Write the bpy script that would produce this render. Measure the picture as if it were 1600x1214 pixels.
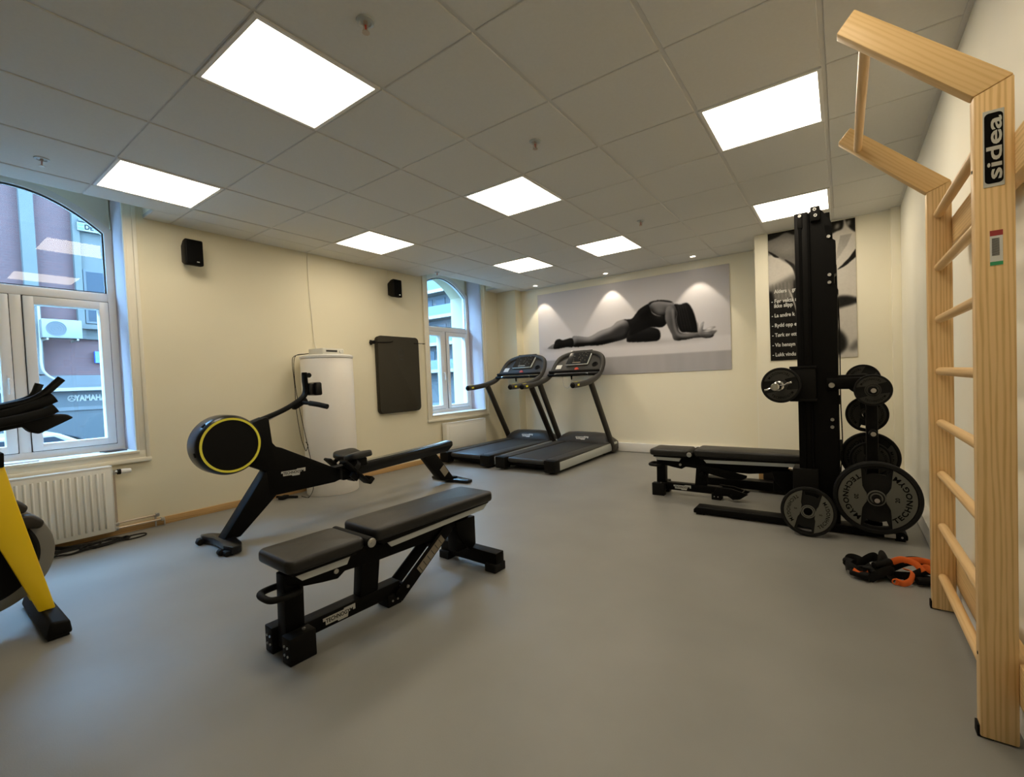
import bpy, bmesh, math, random
import numpy as np
from mathutils import Vector, Matrix, Euler

random.seed(4)
PI = math.pi
SC = bpy.context.scene
for o in list(bpy.data.objects):
    bpy.data.objects.remove(o)
COL = SC.collection

# ------------------------------------------------------------------ camera
YAW, PITCH, ROLL, FPX, SHX, SHY = -0.6084, -0.0282, -0.0397, 701.4, 27.6, 5.2
CAM_Z = 1.11
cd = bpy.data.cameras.new('camera')
cam = bpy.data.objects.new('camera', cd)
COL.objects.link(cam)
cd.sensor_fit = 'HORIZONTAL'
cd.sensor_width = 36.0
cd.lens = FPX / 1600 * 36.0
cd.shift_x = -SHX / 1600
cd.shift_y = SHY / 1600
cd.clip_start = 0.02
cd.clip_end = 300
_f = Vector((math.sin(YAW) * math.cos(PITCH), math.cos(YAW) * math.cos(PITCH), math.sin(PITCH)))
_r = Vector((math.cos(YAW), -math.sin(YAW), 0))
_u = _r.cross(_f)
_r2 = _r * math.cos(ROLL) + _u * math.sin(ROLL)
_u2 = -_r * math.sin(ROLL) + _u * math.cos(ROLL)
_m = Matrix((_r2, _u2, -_f)).transposed().to_4x4()
_m.translation = (0, 0, CAM_Z)
cam.matrix_world = _m
SC.camera = cam

# ------------------------------------------------------------------ world, light levels, exposure
SC.view_settings.view_transform = 'Standard'
SC.view_settings.look = 'None'
SC.view_settings.exposure = 0.68
SC.view_settings.gamma = 1.0
SC.view_settings.use_curve_mapping = False
PANEL_POWER = 7.5                 # emission of the ceiling panels
PANEL_COLOR = (1.0, 0.86, 0.66)
SPOT_POWER = 10.5
SPOT_COLOR = (1.0, 0.86, 0.66)
SKY_POWER = 21.0                   # overcast daylight outside
SKY_COLOR = (0.27, 0.58, 1.0)
w = bpy.data.worlds.new('overcast_sky')
SC.world = w
w.use_nodes = True
bg = w.node_tree.nodes['Background']
bg.inputs['Color'].default_value = (*SKY_COLOR, 1)
bg.inputs['Strength'].default_value = SKY_POWER

# ------------------------------------------------------------------ materials
def mat(name, col, rough=0.5, metal=0.0, emit=None, estr=0.0, spec=None, noise=0.0, nscale=20.0, bump=0.0, bscale=80.0, coat=0.0):
    m = bpy.data.materials.new(name)
    m.use_nodes = True
    nt = m.node_tree
    b = nt.nodes['Principled BSDF']
    b.inputs['Base Color'].default_value = (*col, 1)
    b.inputs['Roughness'].default_value = rough
    b.inputs['Metallic'].default_value = metal
    if spec is not None:
        b.inputs['Specular IOR Level'].default_value = spec
    if coat:
        b.inputs['Coat Weight'].default_value = coat
    if emit:
        b.inputs['Emission Color'].default_value = (*emit, 1)
        b.inputs['Emission Strength'].default_value = estr
    if noise or bump:
        tc = nt.nodes.new('ShaderNodeTexCoord')
    if noise:
        n = nt.nodes.new('ShaderNodeTexNoise')
        n.inputs['Scale'].default_value = nscale
        n.inputs['Detail'].default_value = 6
        nt.links.new(tc.outputs['Object'], n.inputs['Vector'])
        r = nt.nodes.new('ShaderNodeValToRGB')
        r.color_ramp.elements[0].position = 0.3
        r.color_ramp.elements[1].position = 0.7
        r.color_ramp.elements[0].color = (*[c * (1 - noise) for c in col], 1)
        r.color_ramp.elements[1].color = (*[min(1, c * (1 + noise)) for c in col], 1)
        nt.links.new(n.outputs['Fac'], r.inputs['Fac'])
        nt.links.new(r.outputs['Color'], b.inputs['Base Color'])
    if bump:
        n2 = nt.nodes.new('ShaderNodeTexNoise')
        n2.inputs['Scale'].default_value = bscale
        n2.inputs['Detail'].default_value = 4
        nt.links.new(tc.outputs['Object'], n2.inputs['Vector'])
        bp = nt.nodes.new('ShaderNodeBump')
        bp.inputs['Strength'].default_value = bump
        bp.inputs['Distance'].default_value = 0.01
        nt.links.new(n2.outputs['Fac'], bp.inputs['Height'])
        nt.links.new(bp.outputs['Normal'], b.inputs['Normal'])
    return m


def wood(name, c1, c2, axis='Z', rough=0.42, scale=1.0, tilt=0.0):
    """flat sawn timber: wavy growth lines running along one axis of the object"""
    m = bpy.data.materials.new(name)
    m.use_nodes = True
    nt = m.node_tree
    b = nt.nodes['Principled BSDF']
    b.inputs['Roughness'].default_value = rough
    b.inputs['Specular IOR Level'].default_value = 0.35
    tc = nt.nodes.new('ShaderNodeTexCoord')
    rot = nt.nodes.new('ShaderNodeMapping')
    rot.inputs['Rotation'].default_value = (0, tilt, 0)
    nt.links.new(tc.outputs['Object'], rot.inputs['Vector'])
    mp = nt.nodes.new('ShaderNodeMapping')
    s = [1.0 * scale] * 3
    s['XYZ'.index(axis)] = 0.055 * scale
    mp.inputs['Scale'].default_value = s
    nt.links.new(rot.outputs['Vector'], mp.inputs['Vector'])
    wv = nt.nodes.new('ShaderNodeTexWave')
    wv.wave_type = 'BANDS'
    wv.bands_direction = 'Z' if axis == 'Y' else 'X'
    wv.inputs['Scale'].default_value = 24.0
    wv.inputs['Distortion'].default_value = 9.0
    wv.inputs['Detail'].default_value = 3
    wv.inputs['Detail Scale'].default_value = 0.9
    nt.links.new(mp.outputs['Vector'], wv.inputs['Vector'])
    ns = nt.nodes.new('ShaderNodeTexNoise')
    ns.inputs['Scale'].default_value = 160.0
    ns.inputs['Detail'].default_value = 6
    nt.links.new(mp.outputs['Vector'], ns.inputs['Vector'])
    mx = nt.nodes.new('ShaderNodeMath')
    mx.operation = 'MULTIPLY_ADD'
    mx.inputs[1].default_value = 0.55
    nt.links.new(wv.outputs['Fac'], mx.inputs[0])
    mn = nt.nodes.new('ShaderNodeMath')
    mn.operation = 'MULTIPLY'
    mn.inputs[1].default_value = 0.6
    nt.links.new(ns.outputs['Fac'], mn.inputs[0])
    nt.links.new(mn.outputs[0], mx.inputs[2])
    r = nt.nodes.new('ShaderNodeValToRGB')
    r.color_ramp.elements[0].position = 0.16
    r.color_ramp.elements[0].color = (*c1, 1)
    r.color_ramp.elements[1].position = 0.62
    r.color_ramp.elements[1].color = (*c2, 1)
    nt.links.new(mx.outputs[0], r.inputs['Fac'])
    nt.links.new(r.outputs['Color'], b.inputs['Base Color'])
    return m


def glass_mat(name):
    m = bpy.data.materials.new(name)
    m.use_nodes = True
    nt = m.node_tree
    nt.nodes.remove(nt.nodes['Principled BSDF'])
    out = nt.nodes['Material Output']
    tr = nt.nodes.new('ShaderNodeBsdfTransparent')
    tr.inputs['Color'].default_value = (0.93, 0.97, 0.97, 1)
    gl = nt.nodes.new('ShaderNodeBsdfGlossy')
    gl.inputs['Roughness'].default_value = 0.0
    fr = nt.nodes.new('ShaderNodeFresnel')
    fr.inputs['IOR'].default_value = 1.55
    mx = nt.nodes.new('ShaderNodeMixShader')
    nt.links.new(fr.outputs[0], mx.inputs[0])
    nt.links.new(tr.outputs[0], mx.inputs[1])
    nt.links.new(gl.outputs[0], mx.inputs[2])
    nt.links.new(mx.outputs[0], out.inputs['Surface'])
    return m


def brick_mat(name, c1, c2, mortar, scale):
    m = bpy.data.materials.new(name)
    m.use_nodes = True
    nt = m.node_tree
    b = nt.nodes['Principled BSDF']
    b.inputs['Roughness'].default_value = 0.9
    tc = nt.nodes.new('ShaderNodeTexCoord')
    sx = nt.nodes.new('ShaderNodeSeparateXYZ')
    cx = nt.nodes.new('ShaderNodeCombineXYZ')
    nt.links.new(tc.outputs['Object'], sx.inputs[0])
    nt.links.new(sx.outputs['Y'], cx.inputs['X'])
    nt.links.new(sx.outputs['Z'], cx.inputs['Y'])
    br = nt.nodes.new('ShaderNodeTexBrick')
    br.inputs['Color1'].default_value = (*c1, 1)
    br.inputs['Color2'].default_value = (*c2, 1)
    br.inputs['Mortar'].default_value = (*mortar, 1)
    br.inputs['Scale'].default_value = scale
    br.inputs['Mortar Size'].default_value = 0.012
    nt.links.new(cx.outputs[0], br.inputs['Vector'])
    nt.links.new(br.outputs['Color'], b.inputs['Base Color'])
    return m


def vcol_mat(name, rough=0.75):
    m = bpy.data.materials.new(name)
    m.use_nodes = True
    nt = m.node_tree
    b = nt.nodes['Principled BSDF']
    b.inputs['Roughness'].default_value = rough
    b.inputs['Specular IOR Level'].default_value = 0.08
    a = nt.nodes.new('ShaderNodeVertexColor')
    a.layer_name = 'print'
    nt.links.new(a.outputs['Color'], b.inputs['Base Color'])
    return m


M = {}
M['wall'] = mat('wall_paint', (0.755, 0.70, 0.525), 0.7, noise=0.015, nscale=1.5, bump=0.02, bscale=300)  # same paint as the back wall, darkened to imitate weaker lamp light
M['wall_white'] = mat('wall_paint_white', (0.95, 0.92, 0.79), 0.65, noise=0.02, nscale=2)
M['wall_back'] = mat('wall_paint_brightened', (0.93, 0.885, 0.72), 0.7, noise=0.015, nscale=1.5)  # same paint as the left wall, lightened to stand in for stronger light
M['ceil'] = mat('ceiling_tile', (0.71, 0.70, 0.655), 0.9, noise=0.015, nscale=60)
M['tee'] = mat('ceiling_grid_metal', (0.66, 0.65, 0.62), 0.5)
M['floor'] = mat('grey_vinyl', (0.232, 0.229, 0.211), 0.42, noise=0.07, nscale=2.2, bump=0.05, bscale=250)
M['white'] = mat('white_gloss_paint', (0.82, 0.81, 0.78), 0.35)
M['trimw'] = mat('cream_trim_paint', (0.80, 0.76, 0.63), 0.4)
M['upvc'] = mat('white_window_frame', (0.80, 0.79, 0.75), 0.3)
M['reveal'] = mat('grey_white_reveal_paint', (0.54, 0.49, 0.52), 0.5)
M['gasket'] = mat('dark_window_gasket', (0.03, 0.03, 0.035), 0.6)
M['glass'] = glass_mat('window_glass')
M['oak'] = wood('oak_skirting', (0.40, 0.23, 0.09), (0.55, 0.35, 0.15), 'Y')
M['ash'] = wood('ash_upright', (0.60, 0.37, 0.14), (0.81, 0.56, 0.27), 'Z')
M['ash_arm'] = wood('ash_arm', (0.72, 0.47, 0.20), (0.82, 0.57, 0.27), 'Z', tilt=PI / 4)
M['ash_batten'] = wood('ash_batten', (0.62, 0.40, 0.16), (0.80, 0.55, 0.26), 'Y')
M['beech'] = wood('beech_dowel', (0.66, 0.42, 0.18), (0.78, 0.54, 0.27), 'Y', 0.38)
M['black'] = mat('black_powder_coat', (0.0015, 0.0014, 0.0012), 0.5, spec=0.12, bump=0.02, bscale=400)
M['blackg'] = mat('black_gloss_plastic', (0.003, 0.0032, 0.0035), 0.28, spec=0.35)
M['blackm'] = mat('black_matt_plastic', (0.0028, 0.0026, 0.0022), 0.6, spec=0.16)
M['rubber'] = mat('black_rubber', (0.004, 0.004, 0.0036), 0.7, spec=0.25)
M['leather'] = mat('black_vinyl_upholstery', (0.011, 0.0105, 0.0095), 0.42, spec=0.4, bump=0.06, bscale=500)
M['darkgrey'] = mat('dark_grey_plastic', (0.036, 0.035, 0.033), 0.45, spec=0.35)
M['platef'] = mat('grey_plate_face', (0.10, 0.10, 0.085), 0.6, spec=0.3)
M['plated'] = mat('dull_grey_plate_face', (0.026, 0.026, 0.022), 0.6, spec=0.3)
M['chrome'] = mat('chrome', (0.75, 0.75, 0.74), 0.18, 1.0)
M['steel'] = mat('brushed_steel', (0.52, 0.52, 0.50), 0.38, 1.0)
M['alu'] = mat('silver_paint', (0.50, 0.53, 0.52), 0.36, 0.4)
M['copper'] = mat('bare_pipe', (0.62, 0.52, 0.42), 0.3, 0.8)
M['yellow'] = mat('yellow_lacquer', (0.95, 0.64, 0.010), 0.32)
M['flywheel'] = mat('dull_flywheel_steel', (0.20, 0.195, 0.175), 0.45, 0.3)
M['upright'] = mat('brown_black_paint', (0.022, 0.019, 0.015), 0.45, spec=0.35)
M['ring'] = mat('yellow_green_ring', (0.80, 0.72, 0.06), 0.5)
M['orange'] = mat('orange_webbing', (0.85, 0.16, 0.02), 0.6)
M['red'] = mat('red_plastic', (0.55, 0.06, 0.03), 0.5)
M['label'] = mat('white_sticker', (0.62, 0.62, 0.58), 0.5)
M['ink'] = mat('black_ink', (0.002, 0.002, 0.002), 0.7, spec=0.08)
M['scale'] = mat('dull_scale_sticker', (0.20, 0.175, 0.13), 0.5)
M['silverlabel'] = mat('silver_sticker', (0.50, 0.50, 0.46), 0.4, 0.3)
M['green'] = mat('green_print', (0.03, 0.30, 0.12), 0.5)
M['maroon'] = mat('red_print', (0.32, 0.03, 0.03), 0.5)
M['belt'] = mat('running_belt', (0.022, 0.023, 0.024), 0.5, bump=0.05, bscale=600)
M['radi'] = mat('radiator_enamel', (0.80, 0.79, 0.72), 0.3)
M['boiler'] = mat('boiler_enamel', (0.90, 0.86, 0.79), 0.35)
M['device'] = mat('beige_device', (0.62, 0.61, 0.54), 0.45)
M['mat'] = mat('exercise_mat_foam', (0.042, 0.037, 0.026), 0.75, spec=0.2, bump=0.05, bscale=300)
M['screen'] = mat('display_glass', (0.012, 0.013, 0.015), 0.12)
M['paper'] = mat('paper', (0.75, 0.76, 0.78), 0.6)
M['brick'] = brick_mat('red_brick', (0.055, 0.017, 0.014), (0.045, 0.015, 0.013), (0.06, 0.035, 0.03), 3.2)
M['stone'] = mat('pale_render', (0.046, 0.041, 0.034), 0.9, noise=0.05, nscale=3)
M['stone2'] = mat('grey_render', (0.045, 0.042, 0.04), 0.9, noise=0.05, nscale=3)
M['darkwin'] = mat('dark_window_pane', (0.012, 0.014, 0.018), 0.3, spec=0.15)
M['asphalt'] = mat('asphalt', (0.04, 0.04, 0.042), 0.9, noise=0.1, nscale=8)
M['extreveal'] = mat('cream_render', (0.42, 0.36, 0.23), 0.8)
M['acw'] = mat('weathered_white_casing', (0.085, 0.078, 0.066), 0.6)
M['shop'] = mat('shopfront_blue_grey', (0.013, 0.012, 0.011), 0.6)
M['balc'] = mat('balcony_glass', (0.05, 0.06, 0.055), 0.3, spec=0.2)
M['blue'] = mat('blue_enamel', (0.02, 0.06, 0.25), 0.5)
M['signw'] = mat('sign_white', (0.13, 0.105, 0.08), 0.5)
M['print'] = vcol_mat('poster_print', 0.75)
M['emit'] = mat('panel_diffuser', (0.9, 0.9, 0.88), 0.5, emit=PANEL_COLOR, estr=PANEL_POWER)
M['spotlens'] = mat('downlight_lens', (0.9, 0.9, 0.88), 0.4, emit=SPOT_COLOR, estr=10.0)


# ------------------------------------------------------------------ mesh helpers
def smooth_path(pts, k=6):
    """Catmull-Rom through pts."""
    P = [Vector(p) for p in pts]
    if len(P) < 3:
        return P
    Q = [P[0] * 2 - P[1]] + P + [P[-1] * 2 - P[-2]]
    out = []
    for i in range(1, len(Q) - 2):
        a, b, c, d = Q[i - 1], Q[i], Q[i + 1], Q[i + 2]
        for j in range(k):
            t = j / k
            out.append(0.5 * ((2 * b) + (c - a) * t + (2 * a - 5 * b + 4 * c - d) * t * t + (3 * b - a - 3 * c + d) * t ** 3))
    out.append(P[-1])
    return out


class MB:
    def __init__(self):
        self.bm = bmesh.new()

    def _add(self, bm2, mtx=None):
        if mtx is not None:
            bmesh.ops.transform(bm2, matrix=mtx, verts=bm2.verts)
        me = bpy.data.meshes.new('tmp')
        bm2.to_mesh(me)
        bm2.free()
        self.bm.from_mesh(me)
        bpy.data.meshes.remove(me)
        return self

    def box(self, lo, hi, bev=0.0, seg=2, mtx=None):
        b = bmesh.new()
        lo, hi = Vector(lo), Vector(hi)
        s = hi - lo
        bmesh.ops.create_cube(b, size=1.0, matrix=Matrix.Translation((lo + hi) / 2) @ Matrix.Diagonal((abs(s.x), abs(s.y), abs(s.z), 1)))
        if bev > 0:
            bmesh.ops.bevel(b, geom=list(b.edges), offset=min(bev, 0.49 * min(abs(v) for v in s)), segments=seg, profile=0.5, affect='EDGES')
        return self._add(b, mtx)

    def cbox(self, c, s, rot=None, bev=0.0, seg=2):
        """box centred at c with size s, rotated by euler rot"""
        mtx = Matrix.Translation(c) @ (Euler(rot).to_matrix().to_4x4() if rot else Matrix())
        return self.box([-v / 2 for v in s], [v / 2 for v in s], bev, seg, mtx)

    def prism(self, pts, axis, a0, a1, bev=0.0, seg=2, mtx=None):
        """polygon extruded along axis. X: pts=(y,z); Y: pts=(x,z); Z: pts=(x,y)"""
        b = bmesh.new()
        def p3(p, a):
            return {'X': (a, p[0], p[1]), 'Y': (p[0], a, p[1]), 'Z': (p[0], p[1], a)}[axis]
        v0 = [b.verts.new(p3(p, a0)) for p in pts]
        v1 = [b.verts.new(p3(p, a1)) for p in pts]
        n = len(pts)
        b.faces.new(v0[::-1])
        b.faces.new(v1)
        for i in range(n):
            b.faces.new((v0[i], v0[(i + 1) % n], v1[(i + 1) % n], v1[i]))
        bmesh.ops.recalc_face_normals(b, faces=b.faces)
        if bev > 0:
            bmesh.ops.bevel(b, geom=list(b.edges), offset=bev, segments=seg, profile=0.5, affect='EDGES', clamp_overlap=True)
        return self._add(b, mtx)

    def cyl(self, p0, p1, r, n=20, r1=None, bev=0.0):
        b = bmesh.new()
        p0, p1 = Vector(p0), Vector(p1)
        d = p1 - p0
        q = Vector((0, 0, 1)).rotation_difference(d.normalized())
        bmesh.ops.create_cone(b, cap_ends=True, segments=n, radius1=r, radius2=r if r1 is None else r1, depth=d.length,
                              matrix=Matrix.Translation((p0 + p1) / 2) @ q.to_matrix().to_4x4())
        if bev > 0:
            es = [e for e in b.edges if len(e.link_faces) == 2 and any(len(f.verts) > 4 for f in e.link_faces)]
            bmesh.ops.bevel(b, geom=es, offset=bev, segments=2, profile=0.5, affect='EDGES')
        return self._add(b)

    def tube(self, pts, r, n=10, k=6, smooth=True, flat=None, radii=None):
        """swept round tube; flat=(w,h) makes an elliptical/flat strap"""
        P = smooth_path(pts, k) if smooth else [Vector(p) for p in pts]
        b = bmesh.new()
        rings = []
        up = Vector((0, 0, 1))
        prevx = None
        for i, p in enumerate(P):
            t = (P[min(i + 1, len(P) - 1)] - P[max(i - 1, 0)])
            if t.length < 1e-9:
                t = Vector((0, 0, 1))
            t.normalize()
            if prevx is None:
                x = t.cross(up)
                if x.length < 1e-3:
                    x = t.cross(Vector((0, 1, 0)))
            else:
                x = prevx - t * prevx.dot(t)
            x.normalize()
            prevx = x
            y = x.cross(t)
            rr = r if radii is None else radii[0] + (radii[1] - radii[0]) * i / (len(P) - 1)
            a, c = (flat if flat else (rr, rr))
            ring = [b.verts.new(p + x * (a * math.cos(2 * PI * j / n)) + y * (c * math.sin(2 * PI * j / n))) for j in range(n)]
            rings.append(ring)
        for i in range(len(rings) - 1):
            for j in range(n):
                b.faces.new((rings[i][j], rings[i][(j + 1) % n], rings[i + 1][(j + 1) % n], rings[i + 1][j]))
        b.faces.new(rings[0][::-1])
        b.faces.new(rings[-1])
        bmesh.ops.recalc_face_normals(b, faces=b.faces)
        return self._add(b)

    def lathe(self, prof, axis='Z', n=40, loc=(0, 0, 0), closed=False):
        """prof = [(r, h)...] revolved round axis"""
        b = bmesh.new()
        rings = []
        for r, h in prof:
            if r < 1e-6:
                rings.append([b.verts.new((0, 0, h))])
            else:
                rings.append([b.verts.new((r * math.cos(2 * PI * j / n), r * math.sin(2 * PI * j / n), h)) for j in range(n)])
        prs = list(zip(rings[:-1], rings[1:]))
        if closed:
            prs.append((rings[-1], rings[0]))
        for A, B in prs:
            for j in range(n):
                q = []
                for v in ((A[j % len(A)]), A[(j + 1) % len(A)], B[(j + 1) % len(B)], B[j % len(B)]):
                    if v not in q:
                        q.append(v)
                if len(q) >= 3:
                    b.faces.new(q)
        bmesh.ops.recalc_face_normals(b, faces=b.faces)
        R = {'Z': Matrix(), 'X': Matrix.Rotation(PI / 2, 4, 'Y'), 'Y': Matrix.Rotation(PI / 2, 4, 'X')}[axis]
        return self._add(b, Matrix.Translation(loc) @ R)

    def cushion(self, lo, hi, r, seg=5, crown=0.006, mtx=None):
        """upholstered pad: strongly rounded corners seen from above, softened edges, slight crown"""
        lo, hi = Vector(lo), Vector(hi)
        b = bmesh.new()
        c = (lo + hi) / 2
        hx, hy = (hi.x - lo.x) / 2, (hi.y - lo.y) / 2
        hz = (hi.z - lo.z) / 2
        e = min(0.018, hz * 0.7)
        levels = []
        for k in range(5):
            a = k / 4 * PI / 2
            levels.append((e * (1 - math.sin(a)), -hz + e * (1 - math.cos(a))))
        for k in range(4, -1, -1):
            a = k / 4 * PI / 2
            levels.append((e * (1 - math.sin(a)), hz - e * (1 - math.cos(a))))
        rings = []
        for ins, z in levels:
            ring = []
            X, Y, rr = hx - ins, hy - ins, max(0.004, r - ins)
            for q in range(4):
                sx, sy = ((1, 1), (-1, 1), (-1, -1), (1, -1))[q]
                for j in range(seg + 1):
                    a = q * PI / 2 + j / seg * PI / 2
                    ring.append(b.verts.new((c.x + sx * (X - rr) + rr * math.cos(a), c.y + sy * (Y - rr) + rr * math.sin(a), c.z + z)))
            rings.append(ring)
        n = len(rings[0])
        for A, B in zip(rings[:-1], rings[1:]):
            for j in range(n):
                b.faces.new((A[j], A[(j + 1) % n], B[(j + 1) % n], B[j]))
        b.faces.new(rings[0][::-1])
        top = b.verts.new((c.x, c.y, c.z + hz + crown))
        T = rings[-1]
        for j in range(n):
            b.faces.new((T[j], T[(j + 1) % n], top))
        bmesh.ops.recalc_face_normals(b, faces=b.faces)
        return self._add(b, mtx)

    def grid_quads(self, quads):
        vs = {}
        for q in quads:
            f = []
            for p in q:
                key = tuple(round(c, 5) for c in p)
                if key not in vs:
                    vs[key] = self.bm.verts.new(p)
                f.append(vs[key])
            try:
                self.bm.faces.new(f)
            except ValueError:
                pass
        return self

    def build(self, name, m, parent=None, sharp=38, loc=None):
        me = bpy.data.meshes.new(name)
        self.bm.to_mesh(me)
        self.bm.free()
        for p in me.polygons:
            p.use_smooth = True
        me.set_sharp_from_angle(angle=math.radians(sharp))
        me.materials.append(M[m] if isinstance(m, str) else m)
        o = bpy.data.objects.new(name, me)
        COL.objects.link(o)
        if parent is not None:
            o.parent = parent
        if loc is not None:
            o.location = loc
        return o


def thing(name, label, cat, loc=(0, 0, 0), rz=0.0, group=None, rot=None):
    o = bpy.data.objects.new(name, None)
    COL.objects.link(o)
    o.empty_display_size = 0.1
    o.location = loc
    o.rotation_euler = rot if rot else (0, 0, rz)
    return tag(o, label, cat, group)


def tag(o, label, cat, group=None):
    o['label'] = label
    o['category'] = cat
    if group:
        o['group'] = group
    return o


def struct(o):
    o['kind'] = 'structure'
    return o


def plabel(o, text):
    o['label'] = text
    return o


def copy_tree(o, parent=None):
    c = o.copy()
    COL.objects.link(c)
    if parent is not None:
        c.parent = parent
    for ch in o.children:
        copy_tree(ch, c)
    return c


def text_bm(body, width=None, height=None, bold=0.0, extrude=0.0004, shear=0.0, spacing=1.0, raw=None):
    """lettering as a bmesh, centred on the origin in the XY plane facing +Z"""
    cu = bpy.data.curves.new('lettering', 'FONT')
    cu.body = body
    cu.size = 1.0
    cu.offset = bold
    cu.shear = shear
    cu.space_character = spacing
    cu.resolution_u = 3
    ob = bpy.data.objects.new('lettering', cu)
    COL.objects.link(ob)
    dg = bpy.context.evaluated_depsgraph_get()
    dg.update()
    me = bpy.data.meshes.new_from_object(ob.evaluated_get(dg))
    bpy.data.objects.remove(ob)
    bpy.data.curves.remove(cu)
    b = bmesh.new()
    b.from_mesh(me)
    bpy.data.meshes.remove(me)
    xs = [v.co.x for v in b.verts]
    ys = [v.co.y for v in b.verts]
    cx, cy = (min(xs) + max(xs)) / 2, (min(ys) + max(ys)) / 2
    W, H = max(xs) - min(xs), max(ys) - min(ys)
    sx = sy = 1.0
    if width and height:
        sx, sy = width / W, height / H
    elif width:
        sx = sy = width / W
    elif height:
        sx = sy = height / H
    if raw:
        cx, cy, sx, sy = min(xs), 0.0, raw, raw
    for v in b.verts:
        v.co = Vector(((v.co.x - cx) * sx, (v.co.y - cy) * sy, 0))
    if extrude:
        g = bmesh.ops.extrude_face_region(b, geom=list(b.faces))
        vs = [e for e in g['geom'] if isinstance(e, bmesh.types.BMVert)]
        bmesh.ops.translate(b, verts=vs, vec=(0, 0, extrude))
    return b


def frame_mtx(origin, xdir, ydir):
    x = Vector(xdir).normalized()
    z = x.cross(Vector(ydir)).normalized()
    y = z.cross(x)
    m = Matrix((x, y, z)).transposed().to_4x4()
    m.translation = origin
    return m


def lettering(name, body, m, parent, origin, xdir, ydir, **kw):
    mb = MB()
    mb._add(text_bm(body, **kw), frame_mtx(origin, xdir, ydir))
    return mb.build(name, m, parent, sharp=30)


def badge(parent, origin, xdir, ydir, wdt, hgt, body='TECHNOGYM'):
    """silver outlined maker's badge with lettering"""
    t = 0.0015
    mb = MB()
    W, Hh = wdt / 2, hgt / 2
    out = [(-W, 0.15 * Hh), (-W, Hh * 0.75), (W * 0.25, Hh * 0.75), (W * 0.3, Hh), (W, Hh), (W, -0.1 * Hh), (W * 0.55, -0.1 * Hh), (W * 0.5, -Hh), (-W * 0.1, -Hh), (-W * 0.15, -0.7 * Hh), (-W * 0.85, -0.7 * Hh), (-W * 0.85, 0.15 * Hh)]
    mtx = frame_mtx(origin, xdir, ydir)
    mb.prism(out, 'Z', 0, t, mtx=mtx)
    b = mb.build('badge', 'silverlabel', parent)
    m2 = MB()
    m2._add(text_bm(body, width=wdt * 0.84, height=hgt * 0.42, bold=0.02), mtx @ Matrix.Translation((0, 0.04 * hgt, t)))
    m2.build('lettering', 'ink', b)
    return b

# ------------------------------------------------------------------ room shell
XL, XR, YB, YF, ZC = -4.77, 0.47, 6.16, -2.6, 2.58
GX, GY = -0.65, 0.883            # ceiling grid origin
WIN = [(0.5875, 0.57), (4.98, 0.57)]
SILL, REVTOP = 0.655, 2.95

mb = MB()
mb.box((XL - 0.02, YF - 0.02, -0.1), (XR + 0.02, YB + 0.02, 0))
struct(mb.build('floor', 'floor'))

# left wall: inner leaf with square openings, outer leaf with arched ones
mb = MB()
edges = [YF - 0.3]
for c, h in WIN:
    edges += [c - h - 0.006, c + h + 0.006]
edges.append(YB + 0.3)
for i in range(0, len(edges), 2):
    mb.box((-5.11, edges[i], -0.1), (XL, edges[i + 1], 3.05))
for c, h in WIN:
    mb.box((-5.11, c - h - 0.006, -0.1), (XL, c + h + 0.006, SILL - 0.03))
    mb.box((-5.11, c - h - 0.006, REVTOP), (XL, c + h + 0.006, 3.05))
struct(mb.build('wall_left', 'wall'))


def arch_z(d, h, zs, rise):
    return zs + rise * (1 - (d / h) ** 2) if abs(d) < h else zs


OUT = {0.5875: (0.68, 0.36), 4.98: (0.53, 0.285)}   # half width and rise of the outer openings
mb = MB()
edges = [YF - 0.3]
for c, h in WIN:
    edges += [c - OUT[c][0], c + OUT[c][0]]
edges.append(YB + 0.6)
for i in range(0, len(edges), 2):
    mb.box((-5.39, edges[i], -0.9), (-5.11, edges[i + 1], 5.0))
for c, h in WIN:
    oh, ors = OUT[c]
    mb.box((-5.39, c - oh, -0.9), (-5.11, c + oh, 0.66))
    pts = [(c + d, arch_z(d, oh, 2.50, ors)) for d in np.linspace(-oh, oh, 25)]
    mb.prism(pts + [(c + oh, 5.0), (c - oh, 5.0)], 'X', -5.39, -5.11)
struct(mb.build('wall_outside', 'extreveal'))

mb = MB()
mb.box((-5.11, YB, -0.1), (XR + 0.3, YB + 0.3, 3.05))
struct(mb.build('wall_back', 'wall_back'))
mb = MB()
mb.box((XR, YF - 0.3, -0.1), (XR + 0.3, YB + 0.3, 3.05))
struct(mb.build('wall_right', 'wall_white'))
mb = MB()
mb.box((-5.11, YF - 0.3, -0.1), (XR + 0.3, YF, 3.05))
struct(mb.build('wall_front', 'wall'))
mb = MB()
mb.box((XL, 5.975, 0), (-4.38, YB, ZC + 0.02))
struct(mb.build('pillar_corner', 'wall'))
mb = MB()
mb.box((-0.765, 5.52, 0), (XR, YB, ZC + 0.02))
struct(mb.build('pillar_back', 'wall_back'))
mb = MB()
mb.box((0.40, 5.45, 0), (XR, 5.52, ZC), 0.003)
struct(mb.build('trim_pipe_boxing', 'wall_back'))
mb = MB()
mb.box((-0.86, 6.135, 0.0), (-0.775, YB, ZC))
struct(mb.build('trim_back_corner', 'wall_white'))

# ceiling: tiles dropped below the grid, cut back in front of the two windows
CUT = [(-0.25, 1.30), (4.27, 5.70)]
CUTX = -4.50
LIGHT_CELLS = {(-3, 0), (-6, 0), (-3, 3), (-6, 3), (-3, 6), (-5, 6), (0, 3), (0, 6), (0, 0)}


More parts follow.
